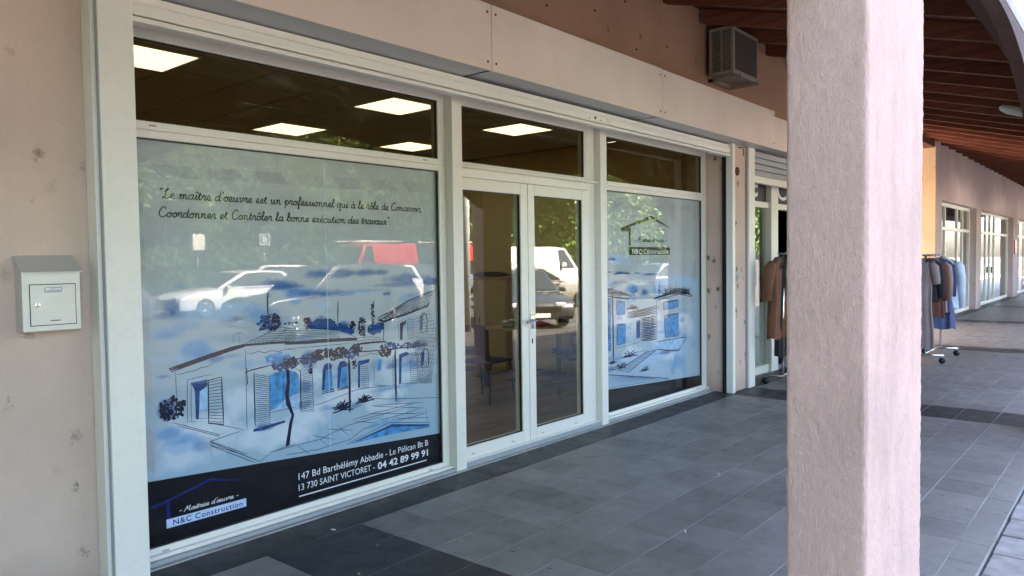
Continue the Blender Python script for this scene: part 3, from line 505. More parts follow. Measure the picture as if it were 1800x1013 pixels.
# switch on the pier
sw = thing('key_switch', 'little grey key switch box on the stained pier', 'switch', (8.3, 3.65, 1.3)); bx('plate', sw, 'soffit', 8.30, 8.375, 3.644, 3.66, 1.285, 1.375, .004); bx('key_slot', sw, 'dark', 8.333, 8.340, 3.642, 3.6435, 1.31, 1.35)
kn = MB(); kn.tube([(8.37, 3.659, 2.56), (8.37, 3.648, 2.56)], .05, 14); tag(kn.build('rusty_cover', 'rust', None), 'round rusty cover plate high on the stained pier', 'cover plate')
hk = MB(); hk.tube([(8.40, 3.655, 2.84), (8.40, 3.60, 2.83), (8.40, 3.59, 2.78), (8.41, 3.60, 2.74)], .006, 6); tag(hk.build('iron_hook', 'rust', None, 0, True), 'thin rusty hook hanging under the end of the sign', 'hook')
FILM_A=[('P',1,[(1978,919),(2075,925),(2074,889),(2030,865),(2019,711),(2002,714),(2001,877)]),('P',3,[(2032,864),(2074,886),(2070,754),(2027,761)]),('P',2,[(2464,895),(2504,913),(2576,920),(2648,895),(2665,869),(2659,765),(2571,747),(2498,695),(2463,685)]),('P',3,[(2662,765),(2658,666),(2507,690),(2574,744)]),('P',1,[(2832,754),(2840,882),(2854,919),(2891,928),(2916,907),(2910,882),(2869,878),(2853,755)]),('P',2,[(2855,755),(2871,876),(2912,880),(2917,755)]),('P',1,[(2951,750),(2957,885),(2975,923),(3012,927),(3037,902),(3033,885),(2990,881),(2968,756)]),('P',2,[(2970,756),(2992,879),(3035,883),(3035,756)]),('P',1,[(3117,731),(3122,911),(3220,915),(3215,891),(3140,881),(3134,733)]),('P',2,[(3285,828),(3293,901),(3320,902),(3316,824)]),('P',0,[(3493,1016),(3493,1135),(3555,1157),(3552,1129),(3523,1114),(3514,1019)]),('P',1,[(3475,711),(3481,918),(3550,930),(3578,908),(3505,892),(3495,712)]),('P',1,[(3691,1071),(3691,1169),(3718,1187),(3705,1075)]),('P',1,[(3696,812),(3695,905),(3725,927),(3709,815)]),('P',2,[(3021,371),(3403,439),(3758,376),(3765,352),(3401,369)]),('P',1,[(3021,371),(3403,439),(3758,376),(3758,365),(3403,419)]),('P',1,[(2346,580),(2351,595),(2559,612),(2564,599),(2412,577)]),('P',0,[(2559,450),(2575,523),(2588,585),(2607,633),(2590,672),(2570,707),(2564,779),(2579,840),(2576,920),(2601,917),(2602,837),(2591,759),(2609,685),(2626,634),(2609,573),(2596,503),(2588,454)]),('L',3,0,[(1858,1010),(1982,1037),(2091,1063),(2221,1089),(2305,1102)]),('L',3,0,[(1872,991),(1981,1019),(2106,1048),(2220,1071),(2305,1086)]),('L',5,0,[(1865,1002),(1981,1028),(2091,1054),(2221,1080),(2305,1094),(2481,1091),(2650,1082)]),('L',2,0,[(2305,1102),(2538,1182),(2652,1164)]),('L',2,0,[(1898,990),(1898,840)]),('L',2,0,[(2311,1073),(2308,600)]),('L',2,0,[(1953,709),(1960,938),(2099,950)]),('L',2,0,[(1975,706),(1982,918)]),('L',2,0,[(1953,709),(2002,699)]),('L',2,0,[(1905,975),(1934,973),(1972,983),(2003,983),(2042,997),(2073,997),(2113,1010)]),('L',2,0,[(2314,1050),(2355,1040),(2390,1050),(2434,1037),(2479,1046),(2534,1035),(2581,1044),(2649,1031)]),('L',3,0,[(2159,928),(2163,655),(2075,678),(2079,919),(2159,928)]),('L',2,0,[(1875,716),(2141,600),(2137,593),(1896,697)]),('L',2,0,[(2127,662),(2291,601),(2080,575),(2091,548),(2287,458)]),('L',2,0,[(2080,575),(2304,458)]),('L',3,0,[(2361,930),(2360,611)]),('L',2,0,[(2462,897),(2458,613),(2360,611)]),('L',2,0,[(2460,674),(2639,682)]),('L',2,0,[(2558,905),(2547,684)]),('L',4,0,[(2314,959),(2317,864)]),('L',3,0,[(2300,933),(2344,944),(2486,959)]),('L',1.5,0,[(2234,1112),(2238,1158),(2273,1171),(2307,1164)]),('L',1.5,0,[(2273,1171),(2273,1112)]),('L',2,0,[(2453,439),(2633,453)]),('L',2,0,[(2002,714),(2068,708)]),('L',2,0,[(2027,761),(2070,754)]),('H',2,0,[(2079,915),(2159,924),(2163,661),(2075,681)],14),('H',2,0,[(2361,926),(2462,894),(2458,616),(2360,615)],24),('H',1.6,0,[(2305,1102),(2538,1182),(2652,1164),(2650,1082)],1),('L',1.6,0,[(2305,1102),(2481,1090),(2650,1082)]),('L',1.6,0,[(2330,1110),(2499,1097),(2650,1091)]),('L',1.6,0,[(2355,1119),(2518,1104),(2650,1100)]),('L',1.6,0,[(2381,1128),(2537,1112),(2651,1109)]),('L',1.6,0,[(2407,1136),(2556,1119),(2651,1117)]),('L',1.6,0,[(2432,1145),(2575,1127),(2651,1126)]),('L',1.6,0,[(2458,1154),(2594,1134),(2651,1135)]),('L',1.6,0,[(2485,1163),(2613,1142),(2652,1144)]),('L',1.6,0,[(2511,1172),(2633,1149),(2652,1152)]),('L',1.6,0,[(2570,1086),(2665,1080),(2864,1073),(2989,1068)]),('L',1.6,0,[(2571,1096),(2665,1091),(2864,1082),(2985,1075)]),('L',1.6,0,[(2571,1106),(2665,1101),(2864,1090),(2982,1083)]),('L',1.6,0,[(2571,1117),(2666,1111),(2864,1099),(2978,1090)]),('L',1.6,0,[(2571,1127),(2666,1121),(2865,1108),(2974,1098)]),('L',1.6,0,[(2572,1137),(2666,1131),(2865,1116),(2970,1105)]),('L',1.6,0,[(2572,1147),(2667,1142),(2865,1125),(2966,1113)]),('L',1.6,0,[(2572,1158),(2667,1152),(2865,1133),(2963,1120)]),('L',6,0,[(2570,1081),(2743,1075),(2915,1071),(3120,1060)]),('L',3,0,[(2570,1073),(2762,1065),(3120,1053)]),('L',2,0,[(2573,1169),(2667,1166),(2949,1138),(3120,1067)]),('L',2,0,[(2569,1046),(2664,1045),(2782,1041),(2894,1038),(3053,1034)]),('L',5,0,[(3086,1022),(3232,1024),(3367,1018)]),('L',2,0,[(3120,1063),(3233,1064),(3344,1044)]),('L',2,0,[(3097,1043),(3233,1046),(3350,1032)]),('L',3,0,[(2567,981),(2800,968),(3052,976),(3324,962),(3752,958)]),('L',7,0,[(3049,945),(3047,580)]),('L',6,0,[(3445,969),(3445,600)]),('L',3,0,[(2829,733),(2927,740),(2919,754),(2829,745)]),('L',3,0,[(2951,737),(3040,746),(3035,756),(2951,747)]),('L',2,0,[(2623,933),(2670,903),(2709,919)]),('L',3,0,[(2677,902),(2674,646)]),('L',2,0,[(2763,908),(2766,635),(2674,642)]),('L',2,0,[(2766,669),(2884,681),(3111,723),(3390,712)]),('L',2,0,[(3200,884),(3207,723),(3133,724)]),('L',2,0,[(3252,878),(3254,730),(3396,709)]),('L',2,0,[(3116,920),(3139,940),(3230,949),(3323,934),(3382,905)]),('L',6,0,[(3294,1175),(3353,1159),(3500,1186),(3759,1243),(3780,1271)]),('L',3,0,[(3294,1186),(3402,1221),(3578,1291),(3843,1358)]),('L',3,0,[(3347,1150),(3343,1025)]),('L',2,0,[(3483,1003),(3474,1146),(3555,1164)]),('L',2,0,[(3564,1015),(3564,1163),(3613,1166),(3616,1020),(3564,1013)]),('L',3,0,[(3686,1052),(3682,1160),(3711,1195),(3744,1185),(3754,1135),(3748,1057),(3686,1052)]),('L',3,0,[(3689,798),(3687,906),(3718,937),(3751,924),(3764,878),(3755,800),(3689,798)]),('L',2,0,[(3582,700),(3587,907),(3652,919),(3647,691),(3475,710)]),('L',2,0,[(3110,665),(3387,618),(3910,550)]),('L',2,0,[(3221,597),(3702,546)]),('L',2,0,[(3244,589),(3708,503)]),('L',2,0,[(3197,546),(3720,464)]),('L',2,0,[(3220,543),(3398,546),(3624,555)]),('L',2,0,[(3128,517),(3337,523),(3534,534)]),('L',2,0,[(3288,489),(3482,489),(3662,508)]),('L',2,0,[(3469,458),(3583,458),(3720,460)]),('L',2,0,[(3062,528),(3243,539)]),('L',1.5,0,[(3572,1301),(3572,1338),(3597,1319),(3598,1338),(3626,1335),(3625,1308)]),('L',3,0,[(2970,1317),(2966,1165)]),('L',2,0,[(3239,1308),(3247,1162)]),('L',2,0,[(3272,1316),(3253,1171)]),('H',2,0,[(2679,901),(2765,904),(2765,639),(2676,645)],22),('H',2,0,[(3144,876),(3196,879),(3201,724),(3139,728)],11),('H',2,0,[(3564,1160),(3613,1165),(3616,1020),(3565,1016)],10),('H',2,0,[(3590,904),(3650,915),(3645,691),(3586,699)],15),('H',2,0,[(3413,916),(3443,917),(3441,705),(3410,704)],16),('L',2,0,[(3306,1174),(3512,1195),(3762,1248)]),('L',2,0,[(3318,1179),(3519,1206),(3770,1259)]),('L',2,0,[(3330,1184),(3527,1216),(3777,1271)]),('L',2,0,[(3342,1189),(3534,1227),(3785,1283)]),('L',2,0,[(3354,1194),(3541,1238),(3793,1294)]),('L',2,0,[(3366,1199),(3548,1248),(3801,1306)]),('L',2,0,[(3378,1203),(3556,1259),(3808,1318)]),('L',2,0,[(3390,1208),(3563,1270),(3816,1329)]),('L',2,0,[(3402,1213),(3570,1281),(3824,1341)]),('S',1.6,0,[(3617,1058),(3849,1029),(3779,673),(3656,690)],9,12),('S',1.6,0,[(3619,1169),(3778,1212),(3836,1050),(3623,1058)],5,6),('L',2,0,[(2465,435),(2635,445),(2806,447),(3029,498),(3290,506)]),('L',2,0,[(2561,399),(2785,385),(3047,401),(3155,450),(3289,461)]),('L',2,0,[(2635,445),(2727,373)]),('L',2,0,[(2749,483),(2924,424)]),('L',2,0,[(2806,447),(2863,394)]),('L',2,0,[(2866,502),(3070,457)]),('L',2,0,[(2947,513),(3027,430)]),('L',2,0,[(3071,517),(3266,474)]),('L',2,0,[(2078,573),(2386,397),(2465,435)]),('L',2,0,[(2085,549),(2352,396)]),('L',2,0,[(3005,375),(3380,454),(3771,386)]),('L',2,0,[(3746,390),(3722,498)]),('L',2,0,[(3290,506),(3382,535)]),('L',2,0,[(3382,517),(3621,477)]),('L',2,0,[(3451,469),(3747,428)]),('F',0,1873,795,71,63,60,9),('F',1,2576,952,91,35,60,8),('F',0,2595,965,54,28,40,8),('F',2,2524,997,80,28,35,9),('F',1,2743,965,67,36,40,8),('F',0,2840,984,79,33,50,8),('F',0,2959,978,82,40,60,8),('F',1,3083,975,54,42,35,8),('F',0,3109,993,54,24,30,7),('F',0,3358,947,58,32,35,7),('F',1,3393,983,94,25,30,8),('F',1,3608,971,126,22,40,8),('F',0,2487,1218,66,46,60,8),('F',1,2444,1214,51,46,30,8),('F',0,2736,1192,30,35,26,7),('F',1,2865,1175,79,27,40,7),('F',0,2894,1181,40,27,20,7),('F',0,3084,1141,21,42,24,6),('F',0,3162,1135,31,69,50,6),('F',0,3254,1207,13,108,40,5),('F',1,3272,1118,63,39,30,8),('F',0,2619,1198,46,7,10,5),('F',0,2751,899,15,41,14,6),('F',0,3094,892,17,34,12,6),('F',1,2964,1150,41,23,20,7),('L',4,0,[(2466,1397),(2461,1351),(2463,1243)]),('L',2,0,[(2972,1318),(2966,1175)]),('R',0,2991,616,108,88,16),('R',0,3171,639,93,73,14),('P',4,[(1797,2096),(2006,2103),(2062,2036),(1848,2032)]),('P',4,[(2075,2105),(2285,2108),(2347,2043),(2137,2044)]),('P',4,[(2390,2108),(2574,2111),(2624,2046),(2448,2043)]),('P',4,[(2665,2111),(2874,2115),(2936,2049),(2722,2044)]),('P',4,[(2952,2115),(3152,2118),(3220,2051),(3016,2046)]),('P',4,[(3245,2120),(3448,2124),(3513,2057),(3315,2052)]),('P',4,[(3532,2124),(3726,2128),(3797,2065),(3600,2059)]),('P',4,[(1707,2022),(1756,2014),(1752,1828),(1707,1869)]),('P',4,[(1706,1764),(1753,1717),(1752,1534),(1705,1592)]),('P',4,[(1712,1442),(1768,1392),(1768,1147),(1710,1213)]),('P',4,[(1707,1117),(1771,1051),(1771,811),(1704,903)]),('P',4,[(1704,754),(1773,680),(1773,455),(1702,524)]),('L',4,0,[(1865,1015),(1879,1001)]),('L',4,0,[(1884,1019),(1899,1006)]),('L',4,0,[(1904,1024),(1919,1010)]),('L',4,0,[(1925,1028),(1939,1015)]),('L',4,0,[(1945,1033),(1959,1019)]),('L',4,0,[(1965,1038),(1980,1024)]),('L',4,0,[(1986,1042),(2001,1029)]),('L',4,0,[(2007,1047),(2022,1033)]),('L',4,0,[(2028,1052),(2043,1038)]),('L',4,0,[(2049,1057),(2064,1043)]),('L',4,0,[(2070,1061),(2085,1048)]),('L',4,0,[(2091,1066),(2107,1052)]),('L',4,0,[(2113,1071),(2129,1057)]),('L',4,0,[(2135,1075),(2151,1061)]),('L',4,0,[(2157,1080),(2173,1066)]),('L',4,0,[(2179,1085),(2195,1071)]),('L',4,0,[(2201,1089),(2217,1075)]),('L',4,0,[(2224,1093),(2240,1079)]),('L',4,0,[(2247,1097),(2264,1083)]),('L',4,0,[(2271,1100),(2287,1086)]),('L',4,0,[(2294,1104),(2311,1089)]),('L',4,0,[(2318,1103),(2335,1089)]),('L',4,0,[(2343,1103),(2360,1089)]),('L',4,0,[(2368,1102),(2385,1088)]),('L',4,0,[(2392,1102),(2410,1088)]),('L',4,0,[(2418,1101),(2435,1087)]),('L',4,0,[(2443,1101),(2460,1086)]),('L',4,0,[(2469,1100),(2486,1086)]),('L',4,0,[(2494,1099),(2512,1085)]),('L',4,0,[(2520,1098),(2538,1083)]),('L',4,0,[(2547,1096),(2565,1082)]),('L',4,0,[(2573,1095),(2592,1080)]),('L',4,0,[(2600,1094),(2619,1079)]),('L',4,0,[(2627,1092),(2646,1077)]),('L',4,0,[(2575,1089),(2593,1075)]),('L',4,0,[(2603,1089),(2622,1074)]),('L',4,0,[(2632,1088),(2650,1073)]),('L',4,0,[(2660,1087),(2679,1072)]),('L',4,0,[(2689,1086),(2708,1070)]),('L',4,0,[(2718,1085),(2738,1069)]),('L',4,0,[(2748,1084),(2767,1069)]),('L',4,0,[(2778,1083),(2797,1068)]),('L',4,0,[(2808,1083),(2828,1067)]),('L',4,0,[(2838,1082),(2858,1067)]),('L',4,0,[(2869,1081),(2889,1066)]),('L',4,0,[(2900,1081),(2920,1065)]),('L',4,0,[(2931,1079),(2952,1064)]),('L',4,0,[(2963,1078),(2984,1062)]),('L',4,0,[(2995,1076),(3016,1060)]),('L',4,0,[(3027,1074),(3048,1058)]),('L',4,0,[(3059,1072),(3081,1056)]),('L',4,0,[(3092,1071),(3114,1054)]),('L',4,0,[(3312,1185),(3336,1167)]),('L',4,0,[(3349,1188),(3372,1169)]),('L',4,0,[(3386,1191),(3410,1172)]),('L',4,0,[(3423,1193),(3447,1175)]),('L',4,0,[(3461,1196),(3485,1178)]),('L',4,0,[(3499,1201),(3523,1182)]),('L',4,0,[(3536,1209),(3560,1190)]),('L',4,0,[(3573,1217),(3598,1198)]),('L',4,0,[(3611,1225),(3636,1206)]),('L',4,0,[(3649,1233),(3674,1215)]),('L',4,0,[(3687,1242),(3713,1223)]),('L',4,0,[(3726,1250),(3752,1231)]),('L',4,0,[(3090,1032),(3112,1016)]),('L',4,0,[(3120,1033),(3142,1016)]),('L',4,0,[(3150,1033),(3172,1017)]),('L',4,0,[(3181,1034),(3203,1017)]),('L',4,0,[(3212,1034),(3234,1018)]),('L',4,0,[(3243,1034),(3266,1017)]),('L',4,0,[(3275,1032),(3298,1015)]),('L',4,0,[(3307,1031),(3330,1014)]),('L',4,0,[(3339,1029),(3363,1012)]),('L',5,0,[(3049,945),(3048,589)]),('L',5,0,[(3445,969),(3445,591)]),('P',1,[(2746,1181),(2806,1215),(2898,1203),(2960,1165),(2969,1125),(2745,1156)]),('P',1,[(2970,1164),(3024,1160),(3099,1110),(3076,1090),(2991,1123)]),('P',1,[(3211,1092),(3235,1126),(3305,1158),(3347,1150),(3340,1109),(3256,1070)])]
WASH_A=[(1882,1200,112,40,2,0.35),(1999,1101,93,45,2,0.5),(2075,1078,72,34,2,0.45),(1935,1232,106,29,2,0.25),(2484,1206,82,48,1,0.5),(1841,798,43,51,1,0.7),(1844,659,81,36,2,0.55),(1931,613,99,36,2,0.45),(2138,1033,48,19,1,0.35),(2211,1041,67,16,1,0.25),(2422,592,81,21,1,0.6),(1832,973,43,13,1,0.4),(1915,579,121,44,2,0.3),(2664,1395,107,18,1,0.55),(2872,1365,146,19,1,0.6),(3008,1362,97,11,1,0.5),(2653,1333,67,29,2,0.6),(3381,1349,34,11,1,0.7),(3555,1407,344,13,1,0.4),(2826,1192,82,42,1,0.6),(3013,1152,76,39,1,0.6),(3293,1122,71,46,1,0.65),(2740,962,59,51,1,0.5),(3413,690,226,19,2,0.5),(3286,874,71,56,2,0.4),(2872,635,63,22,2,0.5),(3086,619,67,23,1,0.4),(3673,976,80,30,0,0.4),(2519,1426,217,19,1,0.6),(2773,1384,177,32,2,0.4),(3179,1368,318,18,2,0.35),(2138,1309,224,58,3,0.5),(2411,1262,103,76,2,0.5),(3023,1495,310,30,1,0.5),(3533,1445,286,39,1,0.5),(2530,1440,116,34,1,0.6),(2764,1374,256,26,1,0.5),(3253,1497,146,18,1,0.5),(1940,1449,52,30,2,0.35),(3782,1424,113,27,1,0.6)]
FILM_B=[('P',2,[(5962,1214),(6206,1182),(6198,667),(5953,651)]),('P',1,[(6111,1160),(6166,1151),(6164,1034),(6109,1035)]),('P',1,[(6113,917),(6167,916),(6165,787),(6111,786)]),('P',1,[(6677,929),(6755,931),(6753,749),(6675,747)]),('P',2,[(6307,1143),(6463,1132),(6462,1008),(6305,1011)]),('L',5,0,[(6305,1011),(6307,1143),(6463,1132)]),('L',2,0,[(6463,1132),(6462,1008),(6305,1011)]),('L',1.5,0,[(6385,1137),(6383,1009)]),('P',2,[(6309,916),(6466,913),(6463,721),(6306,708)]),('L',5,0,[(6306,708),(6309,916),(6466,913)]),('L',2,0,[(6466,913),(6463,721),(6306,708)]),('L',1.5,0,[(6387,915),(6384,714)]),('P',2,[(7246,1087),(7583,1098),(7583,1015),(7245,1003)]),('L',5,0,[(7245,1003),(7246,1087),(7583,1098)]),('L',2,0,[(7583,1098),(7583,1015),(7245,1003)]),('L',1.5,0,[(7412,1092),(7411,1009)]),('P',2,[(7260,941),(7582,947),(7579,692),(7273,703)]),('L',5,0,[(7273,703),(7260,941),(7582,947)]),('L',2,0,[(7582,947),(7579,692),(7273,703)]),('L',1.5,0,[(7418,944),(7424,698)]),('P',3,[(7113,672),(7719,661),(7584,550),(7142,601)]),('H',5,0,[(5962,1214),(6206,1180),(6198,667),(5953,651)],22),('H',7,0,[(6515,1026),(7088,1065),(7087,975),(6514,958)],5),('H',7,0,[(6767,955),(7086,960),(7083,693),(6764,704)],15),('P',3,[(6823,922),(6863,922),(6861,763),(6821,764)]),('L',3,0,[(6823,922),(6863,922),(6861,763),(6821,764),(6823,922)]),('P',3,[(6898,922),(6938,923),(6936,761),(6896,762)]),('L',3,0,[(6898,922),(6938,923),(6936,761),(6896,762),(6898,922)]),('P',3,[(6979,923),(7020,923),(7018,760),(6977,759)]),('L',3,0,[(6979,923),(7020,923),(7018,760),(6977,759),(6979,923)]),('L',9,0,[(6227,1236),(6237,905),(6237,573)]),('L',4,0,[(5962,1223),(6262,1191),(6509,1162),(6598,1189)]),('L',3,0,[(5963,1261),(6262,1228),(6598,1195)]),('L',2,0,[(6509,1161),(6506,955)]),('L',6,0,[(7029,1134),(7149,1149),(7591,1192),(7929,1133)]),('L',3,0,[(7103,1117),(7591,1163),(7929,1113)]),('L',3,0,[(7094,1117),(7098,692)]),('L',1.5,0,[(7929,1116),(7907,664)]),('L',4,0,[(6559,920),(6564,887)]),('L',4,0,[(6559,869),(6564,840)]),('L',4,0,[(6558,820),(6563,787)]),('L',3,0,[(7083,675),(7770,668),(7584,531),(7112,589)]),('L',4,0,[(7112,589),(7327,560),(7578,532)]),('L',2,0,[(6267,681),(6764,704)]),('L',2,0,[(5956,510),(6253,571),(6623,602),(6905,606)]),('L',2,0,[(5956,564),(6228,602)]),('L',3,0,[(6905,595),(6302,454)]),('L',3,0,[(7112,597),(6485,410)]),('L',3,0,[(5955,472),(6250,421),(7355,248)]),('L',2,0,[(6000,312),(6619,285),(7355,245)]),('L',2,0,[(5953,631),(6203,659)]),('L',3,0,[(7527,1307),(7539,1244)]),('L',3,0,[(6201,1320),(6207,1265)]),('H',3,0,[(6905,595),(7112,594),(6498,413),(6302,454)],16),('H',2.5,1,[(5959,455),(6001,317),(7200,265),(6620,365)],16),('L',3,0,[(7044,1139),(7397,1172),(7860,1152)]),('L',3,0,[(7108,1153),(7438,1180),(7860,1159)]),('L',3,0,[(7173,1167),(7479,1188),(7860,1166)]),('L',3,0,[(7239,1181),(7521,1197),(7860,1172)]),('L',3,0,[(7305,1195),(7563,1205),(7860,1179)]),('L',3,0,[(7373,1209),(7605,1213),(7860,1186)]),('L',3,0,[(7441,1224),(7648,1222),(7860,1193)]),('L',3,0,[(5963,1304),(6238,1266),(6590,1195)]),('L',3,0,[(5963,1289),(6237,1252),(6590,1194)]),('L',3,0,[(5963,1274),(6237,1239),(6590,1193)]),('L',3,0,[(5963,1259),(6237,1225),(6590,1191)]),('L',3,0,[(5962,1245),(6237,1211),(6590,1190)]),('F',0,7397,1203,260,34,60,7),('F',0,7691,1210,169,22,30,6),('F',0,6089,1276,149,24,40,6),('F',0,6365,1231,158,14,30,6),('R',0,6367,488,159,84,10),('R',0,6541,582,193,100,12),('R',0,6845,402,130,66,9),('R',0,6227,546,76,41,10),('R',0,6616,1063,138,72,10),('F',0,7150,1213,30,68,24,6),('F',1,6632,1234,49,58,22,7),('L',3,1,[(6013,1436),(6120,1437),(6239,1438)]),('L',5,1,[(6247,1414),(6378,1419),(6567,1418)]),('L',4,1,[(6631,1420),(6763,1414)]),('L',5,1,[(6859,1400),(6977,1397),(7037,1401)]),('P',4,[(5983,2095),(6131,2107),(6097,2058),(5974,2052)]),('P',4,[(6215,2120),(6441,2127),(6387,2063),(6172,2058)]),('P',4,[(6495,2120),(6735,2127),(6678,2071),(6440,2065)]),('P',4,[(6792,2128),(7016,2132),(6976,2078),(6743,2073)]),('P',4,[(7090,2129),(7314,2134),(7275,2086),(7041,2081)]),('P',4,[(7395,2148),(7600,2154),(7555,2087),(7345,2084)]),('P',4,[(7674,2156),(7921,2162),(7868,2095),(7613,2090)]),('P',4,[(7954,2158),(8011,2166),(8004,1981),(7947,1967)]),('P',4,[(7950,1808),(8013,1875),(8016,1682),(7944,1627)]),('P',4,[(7948,1495),(8015,1561),(8018,1362),(7941,1308)])]
WASH_B=[(6152,582,229,55,2,0.35),(6962,522,427,89,3,0.6),(7550,396,200,95,2,0.5),(6705,550,257,58,3,0.5),(7651,543,203,95,3,0.4),(6855,1210,87,37,1,0.6),(6605,1249,138,71,2,0.5),(7211,1241,187,91,2,0.4),(7861,1248,210,96,3,0.5),(6151,486,151,34,1,0.5),(7327,545,357,22,1,0.5),(6292,1554,286,57,3,0.6),(6224,1564,69,13,1,0.6),(6431,1429,164,14,1,0.6),(6938,1398,221,14,1,0.5),(6069,1363,152,55,3,0.4),(6611,1250,112,58,2,0.5),(7565,1319,320,63,3,0.5),(6857,1221,78,35,1,0.5),(7137,1250,124,61,2,0.4)]
# ------------------------------------------------------------------ printed window films
FILMY = 4.0
def vnoise(x, z, s, seed):
    g_ = np.random.RandomState(seed).rand(64, 64); X = x*s; Z = z*s
    xi = np.floor(X).astype(int); zi = np.floor(Z).astype(int); fx = X-xi; fz = Z-zi; fx = fx*fx*(3-2*fx); fz = fz*fz*(3-2*fz)
    q = lambda a, b: g_[a % 64, b % 64]
    return (q(xi, zi)*(1-fx)+q(xi+1, zi)*fx)*(1-fz)+(q(xi, zi+1)*(1-fx)+q(xi+1, zi+1)*fx)*fz
def fbm(x, z, s, seed): return sum(vnoise(x, z, s*2**k, seed+k)*.5**k for k in range(4))/1.875
WC = {0: (.05, .07, .14), 1: (.04, .12, .29), 2: (.13, .30, .52), 3: (.36, .52, .68), 4: (.64, .69, .72)}
def film_sheet(parent, x0, x1, z0, z1, washes, seed):
    nx = int((x1-x0)/.008); nz = int((z1-z0)/.008)
    xs, zs = np.meshgrid(np.linspace(x0, x1, nx+1), np.linspace(z0, z1, nz+1))
    c = np.ones(xs.shape+(3,))*np.array([.415, .46, .445])
    n0 = fbm(xs, zs, 2.2, seed)
    c *= (.9+.2*n0)[..., None]
    # pale blue haze of the watercolour in its lower part
    t = np.clip((1.5-zs)/1.1, 0, 1)*(.12+.62*fbm(xs, zs, 3.1, seed+9)); c = c*(1-t[..., None])+np.array([.20, .43, .62])*t[..., None]
    rg = random.Random(seed); extra = []
    for k in range(46):
        extra.append((rg.uniform(x0+.15, x1-.08)*1000, rg.uniform(.42, 1.45)*1000, rg.uniform(40, 150), rg.uniform(14, 45), rg.choice((2, 2, 3, 1)), rg.uniform(.15, .45)))
    for k in range(14): extra.append((rg.uniform(x0+.2, x1-.2)*1000, rg.uniform(.5, 1.0)*1000, rg.uniform(120, 260), rg.uniform(60, 120), 4, rg.uniform(.3, .55)))
    for i, (cx, cz, rx, rz, ci, al) in enumerate(extra[::-1]+list(washes)):
        dx = (xs-cx/1000)/(rx/1000); dz = (zs-cz/1000)/(rz/1000)
        d = np.sqrt(dx*dx+dz*dz)+(fbm(xs, zs, 9, seed+20+i)-.5)*1.3
        k = np.clip((1.05-d)/.55, 0, 1)*al*(1.0+.9*fbm(xs, zs, 14, seed+60+i))
        rim = np.exp(-((d-.95)/.07)**2)*al*.35
        k = np.clip(k+rim, 0, .95)[..., None]; c = c*(1-k)+np.array(WC[ci])*k
    v = np.stack([xs, np.full(xs.shape, FILMY), zs], -1).reshape(-1, 3)
    idx = np.arange((nx+1)*(nz+1)).reshape(nz+1, nx+1)
    f = np.stack([idx[:-1, :-1], idx[:-1, 1:], idx[1:, 1:], idx[1:, :-1]], -1).reshape(-1, 4)
    me = bpy.data.meshes.new('printed_film'); me.from_pydata(v.tolist(), [], f.tolist())
    ca = me.color_attributes.new('Col', 'FLOAT_COLOR', 'POINT'); ca.data.foreach_set('color', np.concatenate([c.reshape(-1, 3), np.ones((c.size//3, 1))], 1).ravel().astype(np.float32))
    me.materials.append(M['print']); return link('printed_film', me, parent)
def smooth_pts(p, k=4):
    if len(p) < 3: return p
    out = []
    for i in range(len(p)-1):
        a, b_, c, d = p[max(i-1, 0)], p[i], p[i+1], p[min(i+2, len(p)-1)]
        for j in range(k):
            t = j/k; out.append(tuple(.5*((2*b_[q])+(-a[q]+c[q])*t+(2*a[q]-5*b_[q]+4*c[q]-d[q])*t*t+(-a[q]+3*b_[q]-3*c[q]+d[q])*t**3) for q in (0, 1)))
    return out+[p[-1]]
def ribbon(mb, pts, w, y, mi=0, taper=True):
    n_ = len(pts); L_ = []; R_ = []
    for i in range(n_):
        a = pts[max(i-1, 0)]; c = pts[min(i+1, n_-1)]; dx, dz = c[0]-a[0], c[1]-a[1]; l = math.hypot(dx, dz) or 1
        k = w/2*(.55 if taper and i in (0, n_-1) else 1)
        L_.append((pts[i][0]-dz/l*k, y, pts[i][1]+dx/l*k)); R_.append((pts[i][0]+dz/l*k, y, pts[i][1]-dx/l*k))
    mb.add(L_+R_, [(i, i+1, n_+i+1, n_+i) for i in range(n_-1)], mi)
INK = ['ink', 'ink1', 'ink2', 'ink3', 'frost', 'band', 'white_let', 'logoblue']
